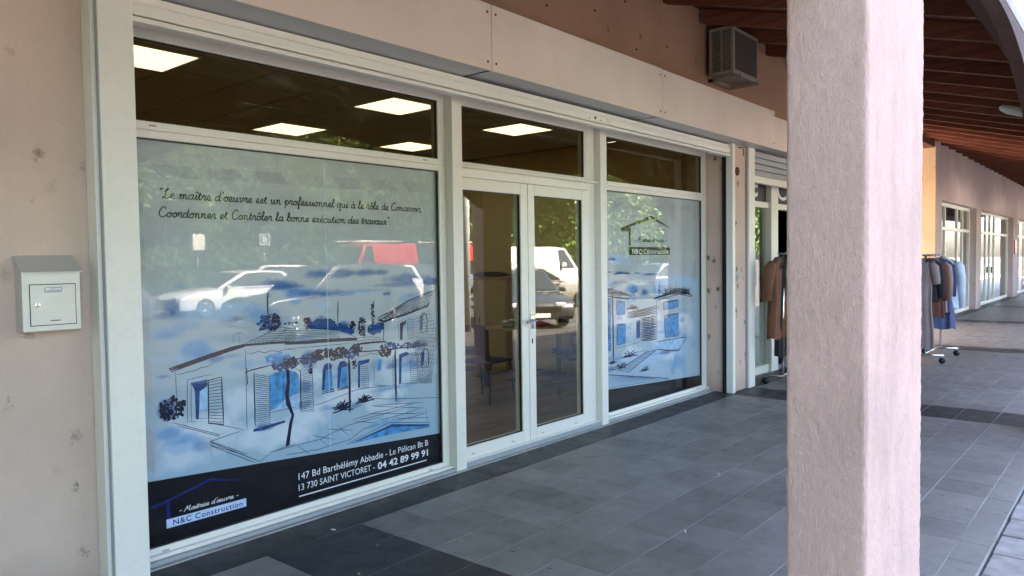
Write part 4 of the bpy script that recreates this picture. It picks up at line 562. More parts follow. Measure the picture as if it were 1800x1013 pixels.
def draw(cmds, parent, seed):
    rg = random.Random(seed); fill = MB(); line = MB(); y = FILMY-.0014; fy = [FILMY-.0004]
    def mmp(p): return [(a/1000, b_/1000) for a, b_ in p]
    def wob(p, k=.0016): return [(a+rg.uniform(-k, k), b_+rg.uniform(-k, k)) for a, b_ in p]
    def nexty(): fy[0] -= .000008; return fy[0]
    def lp(a, b_, t): return (a[0]+(b_[0]-a[0])*t, a[1]+(b_[1]-a[1])*t)
    ly = [y]
    def ny(): ly[0] -= .0000025; return ly[0]
    for c in cmds:
        if c[0] == 'P':
            p = mmp(c[2]); yy = nexty(); fill.add([(a, yy, b_) for a, b_ in p], [tuple(range(len(p)))], c[1])
        elif c[0] == 'L':
            p = mmp(c[3]); q = []
            for i in range(len(p)-1):
                n_ = max(1, int(math.dist(p[i], p[i+1])/.05)); q += [lp(p[i], p[i+1], j/n_) for j in range(n_)]
            ribbon(line, wob(q+[p[-1]], .0012), c[1]/1000*(2.5 if c[1] >= 3 else 1.7), ny(), c[2])
        elif c[0] == 'H':
            a, b_, cc, d = mmp(c[3]); n_ = c[4]
            for i in range(n_):
                t = (i+.5)/n_; p0, p1 = lp(a, d, t), lp(b_, cc, t); ribbon(line, wob([lp(p0, p1, j/4) for j in range(5)], .002), c[1]/1000*1.6, ny(), c[2])
        elif c[0] == 'F':
            _, ci, cx, cz, rx, rz, n_, s_ = c; yy = nexty()
            for i in range(int(n_*1.7)):
                t = rg.uniform(0, 6.283); r_ = math.sqrt(rg.random()); px = (cx+rx*r_*math.cos(t))/1000; pz = (cz+rz*r_*math.sin(t))/1000; k = s_/1000*rg.uniform(.5, 1.6); an = rg.uniform(0, 3.14)
                pts = [(px+k*1.4*math.cos(an+q*1.047)*(1 if q % 3 == 0 else .55), yy-(i % 5)*.0000015, pz+k*1.4*math.sin(an+q*1.047)*(1 if q % 3 == 0 else .55)) for q in range(6)]
                fill.add([(p_[0], pts[0][1], p_[2]) for p_ in pts], [tuple(range(6))], ci)
        elif c[0] == 'R':
            _, ci, cx, cz, rx, rz, n_ = c
            for i in range(n_):
                t = math.pi*(i+.5)/n_+rg.uniform(-.1, .1); l = rg.uniform(.6, 1); ex = math.cos(t)*rx*l; ez = math.sin(t)*rz*l-rz*.25
                pts = smooth_pts([(cx/1000, cz/1000-.01), ((cx+ex*.5)/1000, (cz+ez*.65)/1000), ((cx+ex)/1000, (cz+ez*.85)/1000)]); ribbon(line, pts, .009, ny(), ci)
        elif c[0] == 'S':
            a, b_, cc, d = mmp(c[3]); nu, nv = c[4], c[5]
            for j in range(nv):
                for i in range(nu):
                    u0, u1 = (i+.08+(j % 2)*.3)/nu, (i+.92+(j % 2)*.3)/nu; v0, v1 = (j+.1)/nv, (j+.9)/nv
                    if u1 > 1.05: continue
                    q = [lp(lp(a, b_, u), lp(d, cc, u), v_) for u, v_ in ((u0, v0), (u1, v0), (u1, v1), (u0, v1), (u0, v0))]
                    ribbon(line, wob(q, .004), c[1]/1000*1.7, ny(), c[2])
    fill.build('washes', INK, parent); line.build('ink_lines', INK, parent)
film1 = film_sheet(w1, 1.69, 3.865, .07, 2.235, WASH_A, 3); film2 = film_sheet(w2, 5.975, 8.095, .07, 2.235, WASH_B, 40)
draw(FILM_A, film1, 11); draw(FILM_B, film2, 12)
BY = FILMY-.0036
def flat(name, polys, m_, parent, y=BY):
    mb = MB()
    for p in polys: mb.add([(a/1000, y, b_/1000) for a, b_ in p], [tuple(range(len(p)))])
    return mb.build(name, m_, parent)
flat('black_strip', [[(1690, 70), (3865, 70), (3865, 291), (1690, 430)]], 'band', film1)
flat('black_strip', [[(5975, 70), (8095, 70), (8095, 188), (5975, 303)]], 'band', film2)
flat('film_joint', [[(2885, 432-72), (2889, 432-72), (2889, 2225), (2885, 2225)]], 'vinyl', film1, FILMY-.0018)
LY = BY-.0006
flat('logo_roof', [[(1742, 293), (1850, 313), (1846, 304-9), (1745, 280)], [(1850, 313), (2072, 369), (2072, 354), (1846, 300)], [(2072, 369), (2301, 305), (2072, 354)], [(1825, 284), (1845, 292), (1843, 203), (1825, 205)]], 'logoblue', film1, LY)
flat('logo_box', [[(1822, 154), (2288, 154), (2288, 202), (1822, 202)]], 'vinyl', film1, LY-.0002)
flat('logo_roof', [[(6390, 1874), (6573, 1915), (6573, 1891), (6540, 1840), (6393, 1839)], [(6573, 1915), (6985, 2014), (6994, 1977), (6573, 1891)], [(6985, 2014), (7439, 1884), (6994, 1977)], [(6538, 1845), (6573, 1891), (6571, 1698), (6538, 1698)]], 'grey_ink', film2, LY)
flat('logo_box', [[(6537, 1602), (7387, 1602), (7387, 1683), (6537, 1683)]], 'grey_ink', film2, LY)
# lettering ------------------------------------------------------
def text(name, s, x, z, width, height, m_, parent, y, bold=0, space=1.0):
    cu = bpy.data.curves.new(name, 'FONT'); cu.body = s; cu.size = 1; cu.space_character = space; cu.offset = bold; cu.resolution_u = 3
    o = bpy.data.objects.new(name, cu); col.objects.link(o); bpy.context.view_layer.update()
    me = bpy.data.meshes.new_from_object(o.evaluated_get(bpy.context.evaluated_depsgraph_get())); bpy.data.objects.remove(o)
    co = np.zeros(len(me.vertices)*3); me.vertices.foreach_get('co', co); co = co.reshape(-1, 3)
    a, b_ = co[:, 0].min(), co[:, 0].max(); sx = width/(b_-a); sz = height/.73
    new = np.stack([x+(co[:, 0]-a)*sx, np.full(len(co), y), z+co[:, 1]*sz], -1); me.vertices.foreach_set('co', new.ravel())
    me.materials.clear(); me.materials.append(M[m_]); me.update(); return link(name, me, parent)
text('address_line', '147 Bd Barthélémy Abbadie - Le Pélican Bt B', 2.644, .225, 1.095, .044, 'white_let', film1, LY)
text('address_line', '13 730 SAINT VICTORET -', 2.643, .157, .598, .042, 'white_let', film1, LY)
text('telephone_number', '04 42 89 99 91', 3.268, .152, .468, .048, 'white_let', film1, LY, .022)
flat('rule_line', [[(2644, 118), (3722, 116), (3722, 123), (2644, 125)]], 'white_let', film1, LY)
text('logo_name', 'N&C Construction', 1.858, .163, .406, .031, 'logoblue', film1, LY-.0006, .012, 1.12)
text('logo_name', 'N&C Construction', 6.60, 1.614, .747, .052, 'white_let', film2, LY-.0006, .006, 1.1)
GL = {
'a': (1.0, [[(.8,.85),(.5,1),(.15,.7),(.1,.25),(.35,0),(.65,.3),(.8,1),(.75,.25),(.9,0),(1.05,.2)]]),
'b': (.85, [[(0,.1),(.4,1.2),(.45,1.9),(.3,2),(.2,1.4),(.2,.3),(.4,0),(.65,.2),(.65,.8),(.5,1),(.85,.9)]]),
'c': (.8, [[(.7,.8),(.45,1),(.15,.7),(.12,.3),(.4,0),(.8,.2)]]),
'd': (1.0, [[(.8,.8),(.5,1),(.15,.7),(.1,.25),(.35,0),(.65,.3),(.85,1.9),(.75,.3),(.9,0),(1.05,.2)]]),
'e': (.75, [[(.05,.2),(.5,.5),(.55,.85),(.35,1),(.15,.7),(.15,.25),(.4,0),(.8,.2)]]),
'f': (.7, [[(0,.1),(.4,1),(.55,1.8),(.4,2),(.3,1.5),(.25,-.5),(.3,-.9),(.45,-.6),(.35,0),(.75,.25)]]),
'i': (.5, [[(.05,.2),(.3,1),(.22,.2),(.35,0),(.55,.2)],[(.36,1.4),(.40,1.55)]]), 'I': (.5, [[(.05,.2),(.3,1),(.22,.2),(.35,0),(.55,.2)]]),
'l': (.55, [[(0,.15),(.4,1.3),(.42,1.9),(.28,2),(.2,1.4),(.2,.25),(.35,0),(.6,.2)]]),
'm': (1.4, [[(.05,.8),(.2,1),(.2,0),(.3,.7),(.5,1),(.62,.8),(.62,0),(.72,.7),(.92,1),(1.05,.8),(1.05,.2),(1.2,0),(1.4,.2)]]),
'n': (1.0, [[(.05,.8),(.2,1),(.2,0),(.3,.7),(.5,1),(.65,.8),(.65,.2),(.8,0),(1.0,.2)]]),
'o': (.85, [[(.5,1),(.15,.7),(.12,.25),(.4,0),(.68,.3),(.65,.8),(.45,1),(.55,.8),(.9,.9)]]),
'p': (.9, [[(.05,.3),(.3,1),(.2,-.9)],[(.22,.2),(.3,.8),(.55,1),(.75,.7),(.7,.2),(.45,0),(.25,.15)]]),
'q': (.95, [[(.75,.85),(.5,1),(.15,.7),(.1,.25),(.35,0),(.65,.3),(.8,1),(.72,-.9),(.95,-.4)]]),
'r': (.75, [[(0,.2),(.25,1.1),(.3,.9),(.55,.95),(.5,.3),(.6,0),(.8,.2)]]),
's': (.7, [[(0,.15),(.4,1.05),(.45,.6),(.5,.2),(.3,0),(.1,.15)],[(.4,.02),(.7,.2)]]),
't': (.6, [[(.05,.3),(.32,1.6),(.22,.3),(.38,0),(.6,.2)],[(.05,1.05),(.55,1.1)]]),
'u': (1.0, [[(.05,.7),(.2,1),(.15,.3),(.3,0),(.55,.2),(.72,1),(.68,.25),(.82,0),(1.0,.2)]]),
'v': (.85, [[(.05,.8),(.2,1),(.25,.3),(.35,0),(.6,.4),(.65,1),(.85,.85)]]),
'x': (.85, [[(.05,.8),(.25,1),(.45,.5),(.6,0),(.8,.15)],[(.75,1),(.4,.5),(.1,0)]]),
'L': (1.1, [[(.2,1.3),(.5,1.5),(.75,1.9),(.6,2.1),(.45,1.6),(.4,.5),(.2,.05),(.05,.15),(.3,.2),(.7,0),(1.1,.2)]]),
'C': (1.2, [[(1.0,1.6),(.95,1.95),(.6,2.05),(.2,1.4),(.15,.6),(.5,0),(.9,.1),(1.2,.4)]]),
'M': (1.7, [[(0,-.2),(.5,1.9),(.62,.5),(1.2,1.9),(1.25,.2),(1.4,0),(1.6,.2)]]),
'-': (.8, [[(.1,.6),(.7,.65)]]), ',': (.5, [[(.2,.1),(.25,-.05),(.1,-.35)]]), '.': (.5, [[(.15,.02),(.25,.06)]]), "'": (.4, [[(.3,2.1),(.2,1.6)]]), '"': (.6, [[(.2,2.1),(.15,1.6)],[(.45,2.1),(.4,1.6)]]), ' ': (.6, [])}
ACC = {'î': ('I', [[(.1,1.35),(.35,1.65),(.55,1.35)]]), 'à': ('a', [[(.35,1.7),(.6,1.35)]]), 'ô': ('o', [[(.2,1.35),(.45,1.65),(.7,1.35)]]), 'é': ('e', [[(.35,1.35),(.6,1.75)]]), 'œ': ('o', [])}
def cursive(name, s, x, z, width, xh, lw, m_, parent, y, slant=.12):
    mb = MB(); strokes = []; cx = 0
    for ch in s:
        base, extra = ACC.get(ch, (ch, [])); adv, st = GL[base]
        for k in list(st)+extra: strokes.append([(cx+a+slant*b_, b_) for a, b_ in k])
        cx += adv
        if ch == 'œ':
            adv, st = GL['e']; cx -= .15
            for k in st: strokes.append([(cx+a+slant*b_, b_) for a, b_ in k])
            cx += adv
    sx = width/cx
    for i, k in enumerate(strokes): ribbon(mb, [(x+a*sx, z+b_*xh) for a, b_ in smooth_pts(k)], lw, y-(i % 7)*.00003, 0, False)
    return mb.build(name, m_, parent)
cursive('slogan', '"Le maître d\'oeuvre est un professionnel qui à le rôle de Concevoir,', 1.83, 1.922, 1.89, .026, .0055, 'grey_ink', film1, BY)
cursive('slogan', 'Coordonner et Contrôler la bonne exécution des travaux".', 1.827, 1.822, 1.60, .026, .0055, 'grey_ink', film1, BY)
cursive('logo_tagline', "- Maitrise d'œuvre -", 1.889, .222, .35, .014, .0032, 'white_let', film1, LY, .25)
cursive('logo_tagline', "- Maitrise d'œuvre -", 6.658, 1.738, .64, .024, .007, 'grey_ink', film2, LY, .2)
text('name_print', 'N.C', bx0+.108, 1.468, .022, .004, 'ink', d_, by0-.0045); text('name_print', 'CONSTRUCTION', bx0+.092, 1.4595, .056, .0055, 'ink', d_, by0-.0045, .01)
bx('maker_mark', d_, 'steel_dk', bx0+.105, bx0+.145, by0-.0034, by0-.0031, 1.328, 1.332)
# ------------------------------------------------------------------ office furniture
def lbuild(mb, name, m_, root, bev=0, smooth=False):
    o = mb.build(name, m_, None, bev, smooth); return local(o, root)
def pillow_box(mb, x0, x1, y0, y1, z0, z1, n_=6, bulge=.02):
    vs = []; fs = []
    for s_ in (0, 1):
        base = len(vs)
        for j in range(n_+1):
            for i in range(n_+1):
                u, v_ = i/n_, j/n_; k = (1-(2*u-1)**4)*(1-(2*v_-1)**4)
                vs.append((x0+(x1-x0)*u, y0+(y1-y0)*v_, (z1-bulge+bulge*k) if s_ else (z0+bulge*.3*(1-k))))
        for j in range(n_):
            for i in range(n_): a = base+j*(n_+1)+i; fs.append((a, a+1, a+n_+2, a+n_+1))
    q = (n_+1)**2; ring = [i for i in range(n_+1)]+[(j+1)*(n_+1)-1 for j in range(1, n_+1)]+[n_*(n_+1)+i for i in range(n_-1, -1, -1)]+[j*(n_+1) for j in range(n_-1, 0, -1)]
    fs += [(ring[k], ring[(k+1) % len(ring)], ring[(k+1) % len(ring)]+q, ring[k]+q) for k in range(len(ring))]
    return mb.add(vs, fs)
ch = thing('visitor_chair', 'dark visitor chair with navy seat and thin black legs behind the glass door', 'chair', (6.15, 5.62, .012), rz=R(8))
lbuild(pillow_box(MB(), -.22, .22, -.22, .22, .43, .475), 'seat', 'navy_cloth', ch, 0, True)
bk = MB(); vs = []
for j in range(7):
    for i in range(7):
        u = (i/6-.5); v_ = j/6; vs.append((-.20-.09*v_-.03*(1-(2*u)**2)*-1, u*(.40-.06*v_**3), .52+.34*v_))
nn = len(vs); bk.add(vs+[(a-.018, b_, c) for a, b_, c in vs], [(j*7+i, j*7+i+1, j*7+i+8, j*7+i+7) for j in range(6) for i in range(6)]+[(nn+j*7+i, nn+j*7+i+7, nn+j*7+i+8, nn+j*7+i+1) for j in range(6) for i in range(6)])
lbuild(bk, 'backrest', 'maroon', ch, 0, True)
for sx, sy in ((-1, -1), (-1, 1), (1, -1), (1, 1)):
    pts = [(sx*.25, sy*.22, 0), (sx*.19, sy*.20, .43)] + ([(-.23, sy*.19, .60), (-.285, sy*.185, .86)] if sx < 0 else [])
    lbuild(MB().tube(pts, .011, 8), 'leg', 'black_plastic', ch, 0, True)
oc = thing('office_chair', 'blue swivel office chair with black mesh back at the desk', 'office chair', (7.15, 5.02, .012), rz=R(62))
lbuild(pillow_box(MB(), -.24, .26, -.26, .26, .44, .53, 6, .03), 'seat', 'blue_cloth', oc, 0, True)
lbuild(pillow_box(MB(), -.23, .25, -.25, .25, .405, .4395), 'seat_pan', 'black_plastic', oc, 0, True)
br = MB()
fr = [(-.27, -.24, .50), (-.30, -.26, .66), (-.33, -.24, .80), (-.335, 0, .82), (-.33, .24, .80), (-.30, .26, .66), (-.27, .24, .50), (-.265, 0, .49), (-.27, -.24, .50)]
lbuild(br.tube(fr, .02, 8), 'backrest_frame', 'black_plastic', oc, 0, True)
for k in range(14):
    y = -.23+k*.0354; lbuild(MB().tube([(-.272-.02*(1-(y/.25)**2), y, .50), (-.315-.02*(1-(y/.25)**2), y, .66), (-.332, y, .805)], .005, 4), 'mesh_strand', 'black_plastic', oc)
for k in range(8):
    z = .53+k*.036; lbuild(MB().tube([(-.275-(z-.5)*.18, -.245, z), (-.30-(z-.5)*.18, 0, z), (-.275-(z-.5)*.18, .245, z)], .005, 4), 'mesh_strand', 'black_plastic', oc)
lbuild(MB().tube([(-.22, 0, .42), (-.29, 0, .44), (-.30, 0, .52)], .022, 8), 'back_stem', 'black_plastic', oc, 0, True); lbuild(MB().tube([(0, 0, .10), (0, 0, .41)], .03, 12), 'gas_column', 'black_plastic', oc, 0, True)
for k in range(5):
    a = k*1.2566+.3; c_, s_ = math.cos(a), math.sin(a)
    lg = lbuild(MB().tube([(0, 0, .115), (c_*.30, s_*.30, .075)], [.03, .018], 8), 'leg', 'black_plastic', oc, 0, True)
    o = MB().tube([(c_*.30-s_*.022, s_*.30+c_*.022, .03), (c_*.30+s_*.022, s_*.30-c_*.022, .03)], .03, 12).build('castor', 'black_plastic', None, 0, True); local(o, lg)
dk = thing('office_desk', 'pale wooden office desk with dark frame behind the swivel chair', 'desk', (7.5, 5.9, .012))
bx('desktop', dk, 'desk', 6.70, 8.35, 5.50, 6.25, .722, .75, .004); bx('apron', dk, 'steel_dk', 6.78, 8.3, 5.58, 5.61, .64, .721)
for x in (6.76, 8.24):
    for y in (5.56, 6.16): bx('leg', dk, 'steel_dk', x, x+.05, y, y+.05, .012, .721, .003)
tag(MB().box(7.15, 7.42, 5.62, 5.83, .751, .79).build('folder_stack', 'pinkbook', None, .004), 'pink folder lying on the office desk', 'folder'); tag(MB().box(6.82, 7.02, 5.7, 5.95, .751, .772).build('folder', 'teal', None, .004), 'teal folder lying near the end of the office desk', 'folder')
ph = thing('desk_telephone', 'black telephone on the office desk', 'telephone', (7.85, 5.7, .751)); 
mbp = MB(); mbp.prism([(5.60, .752), (5.80, .752), (5.80, .82), (5.60, .775)], 'x', 7.75, 7.95); mbp.build('base', 'black_plastic', ph, .006); bx('handset', ph, 'black_plastic', 7.755, 7.80, 5.59, 5.81, .805, .845, .012); bx('display', ph, 'paper', 7.83, 7.92, 5.73, 5.78, .812, .82)
cbt = thing('office_cabinet', 'low beige cabinet against the yellow office wall', 'cabinet', (8.15, 7.4, .012))
bx('carcass', cbt, 'cabinet', 7.95, 8.385, 6.85, 7.95, .012, 1.30, .004); bx('top', cbt, 'desk', 7.93, 8.39, 6.83, 7.97, 1.301, 1.325, .003)
for k in range(2):
    dd = bx('door', cbt, 'cabinet', 7.93, 7.949, 6.86+k*.545, 7.395+k*.545, .06, 1.28, .003); bx('handle', dd, 'steel_dk', 7.915, 7.9295, 7.34+k*.09, 7.352+k*.09, .6, .75, .002)
bg_ = MB(); pillow_box(bg_, 7.98, 8.34, 7.05, 7.65, 1.326, 1.40, 6, .05); tag(bg_.build('document_bag', 'blackcloth', None, 0, True), 'flat black bag lying on the beige cabinet', 'bag')
pt = thing('office_partition', 'white partition end standing in the office behind the door', 'partition', (7.6, 8.2, .012)); bx('board', pt, 'cream', 7.2, 7.9, 8.3, 8.4, .012, 2.6, .004); bx('post', pt, 'white', 7.14, 7.2, 8.28, 8.42, .012, 2.6, .004)

# ------------------------------------------------------------------ clothes shop next door
bq = thing('shop_window', 'glazed front of the clothes shop behind the hanging coats', 'window', (10, 3.96, 0))
def bar(x0, x1, z0, z1, y0=3.94, y1=4.03, nm='frame_bar', par=bq): return bx(nm, par, 'white', x0, x1, y0, y1, z0, z1, .004)
bar(8.80, 8.93, .0, 2.83); bar(10.04, 10.28, 0, 2.83, 3.90); bar(12.1, 12.22, 0, 2.83, 3.90); bar(14.06, 14.2, 0, 2.83)
for a, b_ in ((8.931, 10.039), (12.221, 14.059)): bar(a, b_, 0, .10); bar(a, b_, 2.22, 2.30); bar(a, b_, 2.72, 2.83); pane(bq, a, b_, .101, 2.219, 'glass'); pane(bq, a, b_, 2.301, 2.719, 'glass_tr')
bar(10.281, 12.099, 2.22, 2.30); bar(10.281, 12.099, 2.72, 2.83); pane(bq, 10.281, 12.099, 2.301, 2.719, 'glass_tr')
lo = bx('lower_panel', bq, 'soffit', 8.932, 10.038, 3.992, 4.0, .11, .95)
sb = thing('shop_sign_band', 'dark strip with white script letters over the clothes shop', 'sign', (10, 3.98, 2.35))
bx('backing', sb, 'black_plastic', 8.932, 10.038, 3.974, 3.979, 2.302, 2.70); bx('backing', sb, 'black_plastic', 10.282, 12.09, 3.974, 3.979, 2.302, 2.70)
text('lettering', 'me', 9.25, 2.36, .5, .42, 'white_let', sb, 3.972); text('lettering', 'Cou', 10.42, 2.36, .95, .34, 'white_let', sb, 3.972)
ns = thing('roller_shutter', 'slatted roller shutter half hidden by the column at the clothes shop', 'shutter', (10, 3.7, 2.5))
bx('guide_rail', ns, 'white', 8.625, 8.80, 3.62, 3.758, 0, 2.86, .004); bx('rail_joint', ns, 'soffit', 8.6115, 8.6245, 3.64, 3.66, 0, 2.86)
for k in range(4): bx('slat', ns, 'soffit', 8.802, 14.15, 3.66+.004*(k % 2), 3.70, 2.56+k*.075, 2.56+k*.075+.066, .012)
bx('bottom_bar', ns, 'white', 8.802, 14.15, 3.65, 3.72, 2.47, 2.555, .008); bx('housing', ns, 'soffit', 8.802, 14.15, 3.722, 3.757, 2.50, 2.86)
pn = thing('paper_notice', 'white printed notice taped inside the clothes shop glass', 'notice', (9.4, 3.97, 1.2)); bx('sheet', pn, 'paper', 9.28, 9.72, 3.978, 3.9795, 1.17, 1.50)
for k in range(8): bx('print_line', pn, 'soffit', 9.32, 9.62-(k % 3)*.05, 3.9765, 3.9778, 1.22+k*.032, 1.226+k*.032)
pn2 = thing('window_sticker', 'small white lettering stickers on the clothes shop glass', 'sticker', (9.5, 3.97, 1.6)); text('print', '03', 9.45, 1.62, .22, .12, 'white_let', pn2, 3.977); text('print', 'ICI', 9.5, 2.0, .2, .10, 'white_let', pn2, 3.977)

def garment(label, cat, x, y, z, w_, length, m_, sleeves=.5, rz=0, hem=1.15, group=None, thick=.075, seed=0):
    t = thing('hanging_garment', label, cat, (x, y, z), group, rz)
    prof = [(.0, .05, .04), (-.02, .075, .05), (-.05, w_*.28, .05), (-.085, w_*.46, .055), (-.14, w_*.5, .07), (-.30, w_*.47, thick), (-.55*length, w_*.46, thick), (-.8*length, w_*.48*hem, thick), (-length, w_*.5*hem, thick)]
    n_ = 44; vs = []; fs = []
    for j, (dz, hw, ht) in enumerate(prof):
        for k in range(n_):
            a = 2*math.pi*k/n_; f_ = 1+.30*math.sin(5*a+seed+j*.35)*min(1, -dz*2)+.22*math.sin(11*a+seed*2+j*.2)*min(1, -dz*2)
            vs.append((math.cos(a)*ht*f_, math.sin(a)*hw*(1+.03*math.sin(3*a+seed)), dz+(.012*math.sin(4*a+seed) if j == len(prof)-1 else 0)))
    for j in range(len(prof)-1):
        for k in range(n_): fs.append((j*n_+k, j*n_+(k+1) % n_, (j+1)*n_+(k+1) % n_, (j+1)*n_+k))
    fs.append(tuple(range(n_)))
    b = MB(); b.add(vs, fs); lbuild(b, 'body', m_, t, 0, True)
    if sleeves:
        for s_ in (-1, 1):
            lbuild(MB().tube([(0, s_*w_*.40, -.07), (.005, s_*w_*.52, -.13), (.012, s_*w_*.60, -.32), (.02, s_*w_*.62, -.07-sleeves)], [.045, .07, .06, .048], 12), 'sleeve', m_, t, 0, True)
    hg = MB(); hg.tube([(0, 0, -.01), (0, 0, .035), (0, .012, .06), (0, .03, .055), (0, .035, .04)], .004, 6); lbuild(hg, 'hanger_hook', 'chrome', t, 0, True)
    hg = MB(); hg.tube([(0, -w_*.4, -.06), (0, -w_*.2, -.02), (0, 0, .0), (0, w_*.2, -.02), (0, w_*.4, -.06)], .011, 6); lbuild(hg, 'hanger', 'black_plastic', t, 0, True)
    return t
def rack(label, x0, x1, y, z, castor=True, m_='steel_dk', legm='chrome'):
    t = thing('clothes_rail', label, 'clothes rail', ((x0+x1)/2, y, 0))
    MB().tube([(x0-.12, y, z), (x1+.12, y, z)], .016, 10).build('top_bar', m_, t, 0, True)
    for x in (x0, x1):
        MB().tube([(x, y, .13), (x, y, z-.016)], .014, 10).build('upright', legm, t, 0, True)
        ft = MB().tube([(x, y-.24, .115), (x, y+.24, .115)], .016, 8).build('foot_bar', legm, t, 0, True)
        for s_ in (-.22, .22):
            MB().tube([(x-.012, y+s_, .045), (x+.012, y+s_, .045)], .045, 14).build('castor', 'black_plastic', ft, 0, True); MB().tube([(x, y+s_, .05), (x, y+s_, .115)], .012, 8).build('castor_stem', legm, ft)
    MB().tube([(x0, y, .135), (x1, y, .135)], .012, 8).build('lower_bar', legm, t, 0, True)
    return t
rack('clothes rail with coats standing against the clothes shop window', 9.02, 10.5, 3.36, 1.60)
g1 = 'clothes on the rail by the shop window'
garment('short tan coat at the end of the rail, beside the dark door post', 'coat', 9.03, 3.42, 1.56, .38, .98, 'tan', .45, rz=R(82), seed=1, group=g1)
garment('long black coat behind the tan one', 'coat', 9.14, 3.36, 1.56, .36, 1.2, 'blackcloth', .55, rz=R(70), seed=2, group=g1)
garment('grey jacket with loose sleeves behind the black coat', 'jacket', 9.30, 3.34, 1.56, .38, .80, 'greycloth', .62, rz=R(70), seed=3, group=g1)
garment('long white dress half hidden by the foreground column', 'dress', 9.48, 3.30, 1.56, .36, 1.38, 'whitecloth', 0, seed=4, group=g1)
garment('black blouse half hidden by the foreground column', 'blouse', 9.66, 3.36, 1.56, .42, .8, 'blackcloth', .5, seed=5, group=g1)
rack('wheeled clothes rail standing out on the tiled walkway', 12.15, 13.2, 2.46, 1.555)
g2 = 'clothes on the wheeled rail'
garment('long mauve dress nearest on the wheeled rail', 'dress', 12.18, 2.54, 1.51, .34, 1.30, 'mauve', .3, seed=1.5, group=g2)
garment('black cardigan with white pattern on the wheeled rail', 'cardigan', 12.28, 2.50, 1.51, .34, .62, 'blackcloth', .5, seed=6, group=g2)
garment('dark brown jacket on the wheeled rail', 'jacket', 12.40, 2.46, 1.51, .34, .86, 'browncloth', .55, seed=7, group=g2)
garment('mauve cardigan between brown jacket and blue dress', 'cardigan', 12.53, 2.44, 1.51, .34, .80, 'mauve', .5, seed=8, group=g2)
garment('dark blue blouse on the wheeled rail', 'blouse', 12.66, 2.42, 1.51, .34, .82, 'navy_cloth', .5, seed=9, group=g2)
garment('longer blue skirted dress on the wheeled rail', 'dress', 12.80, 2.40, 1.51, .34, 1.06, 'denim', 0, seed=10, hem=1.3, group=g2)
garment('pale blue shirt at the far end of the wheeled rail', 'shirt', 12.95, 2.36, 1.51, .36, .76, 'skyblue', .68, seed=11, group=g2)

# ------------------------------------------------------------------ far shopfronts
def far_front(x0, x1, posts, label, door=None):
    t = thing('shop_window', label, 'window', ((x0+x1)/2, 3.9, 0)); y0, y1 = 3.86, 3.93; e_ = .07
    xs = [x0+e_/2]+[x0+(x1-x0)*p for p in posts]+[x1-e_/2]
    for x in xs: bx('post', t, 'white', x-e_/2, x+e_/2, y0, y1, 0, 2.83, .005)
    for a, b_ in zip(xs[:-1], xs[1:]):
        for (za, zb) in ((0, .09), (2.16, 2.24), (2.75, 2.83)): bx('rail', t, 'white', a+e_/2+.001, b_-e_/2-.001, y0, y1, za, zb, .005)
        pane(t, a+e_/2, b_-e_/2, .091, 2.159, 'glass', 3.89); pane(t, a+e_/2, b_-e_/2, 2.241, 2.749, 'glass', 3.89)
    if door: bx('handle', t, 'steel_dk', x0+(x1-x0)*door, x0+(x1-x0)*door+.12, y0-.06, y0-.001, .95, 1.15, .01)
    return t
far_front(19.9, 24.5, (.28, .62, .78), 'far white shop window just past the ochre side wall')
far_front(25.3, 32.0, (.12, .30, .42, .55), 'far white shopfront with a narrow door, second past the ochre wall', .43)
far_front(33.2, 38.0, (.2, .4), 'farthest white shopfront at the picture edge', .21)
for (xa, xb, za, zb, lb) in ((21.7, 23.1, 1.35, 2.1, 'red display board inside the far window past the ochre wall'), (29.0, 29.5, 1.0, 2.05, 'narrow red poster inside the second far shopfront')):
    rp = thing('red_poster', lb, 'poster', ((xa+xb)/2, 4.15, za)); bx('board', rp, 'red', xa, xb, 4.14, 4.16, za, zb, .005)
    for k in range(3): bx('white_patch', rp, 'paper', xa+.08, xb-.08-.1*(k % 2), 4.134, 4.1395, za+.08+k*.24, za+.14+k*.24)
rb = thing('red_wall_sign', 'small red sign on the far pier between the last shopfronts', 'sign', (32.4, 3.68, 1.6)); bx('plate', rb, 'red', 32.2, 32.7, 3.665, 3.695, 1.55, 2.05, .01); bx('stripe', rb, 'white_let', 32.28, 32.62, 3.66, 3.6645, 1.75, 1.8)
lm = thing('wall_lamp', 'pale oval lamp under the timber arch at the second column', 'lamp', (7.98, .85, 2.83))
bp = MB(); bp.tube([(7.98, .779, 2.83), (7.98, .82, 2.83), (7.98, .87, 2.85)], .02, 8); bp.build('arm', 'steel_dk', lm, 0, True)
dm = MB(); dm.tube([(7.96, .80, 2.775), (7.95, .82, 2.78), (7.93, .87, 2.80), (7.90, .96, 2.83), (7.88, 1.01, 2.85), (7.875, 1.025, 2.855)], [.008, .028, .04, .04, .026, .008], 14); dm.build('globe', 'white', lm, 0, True)

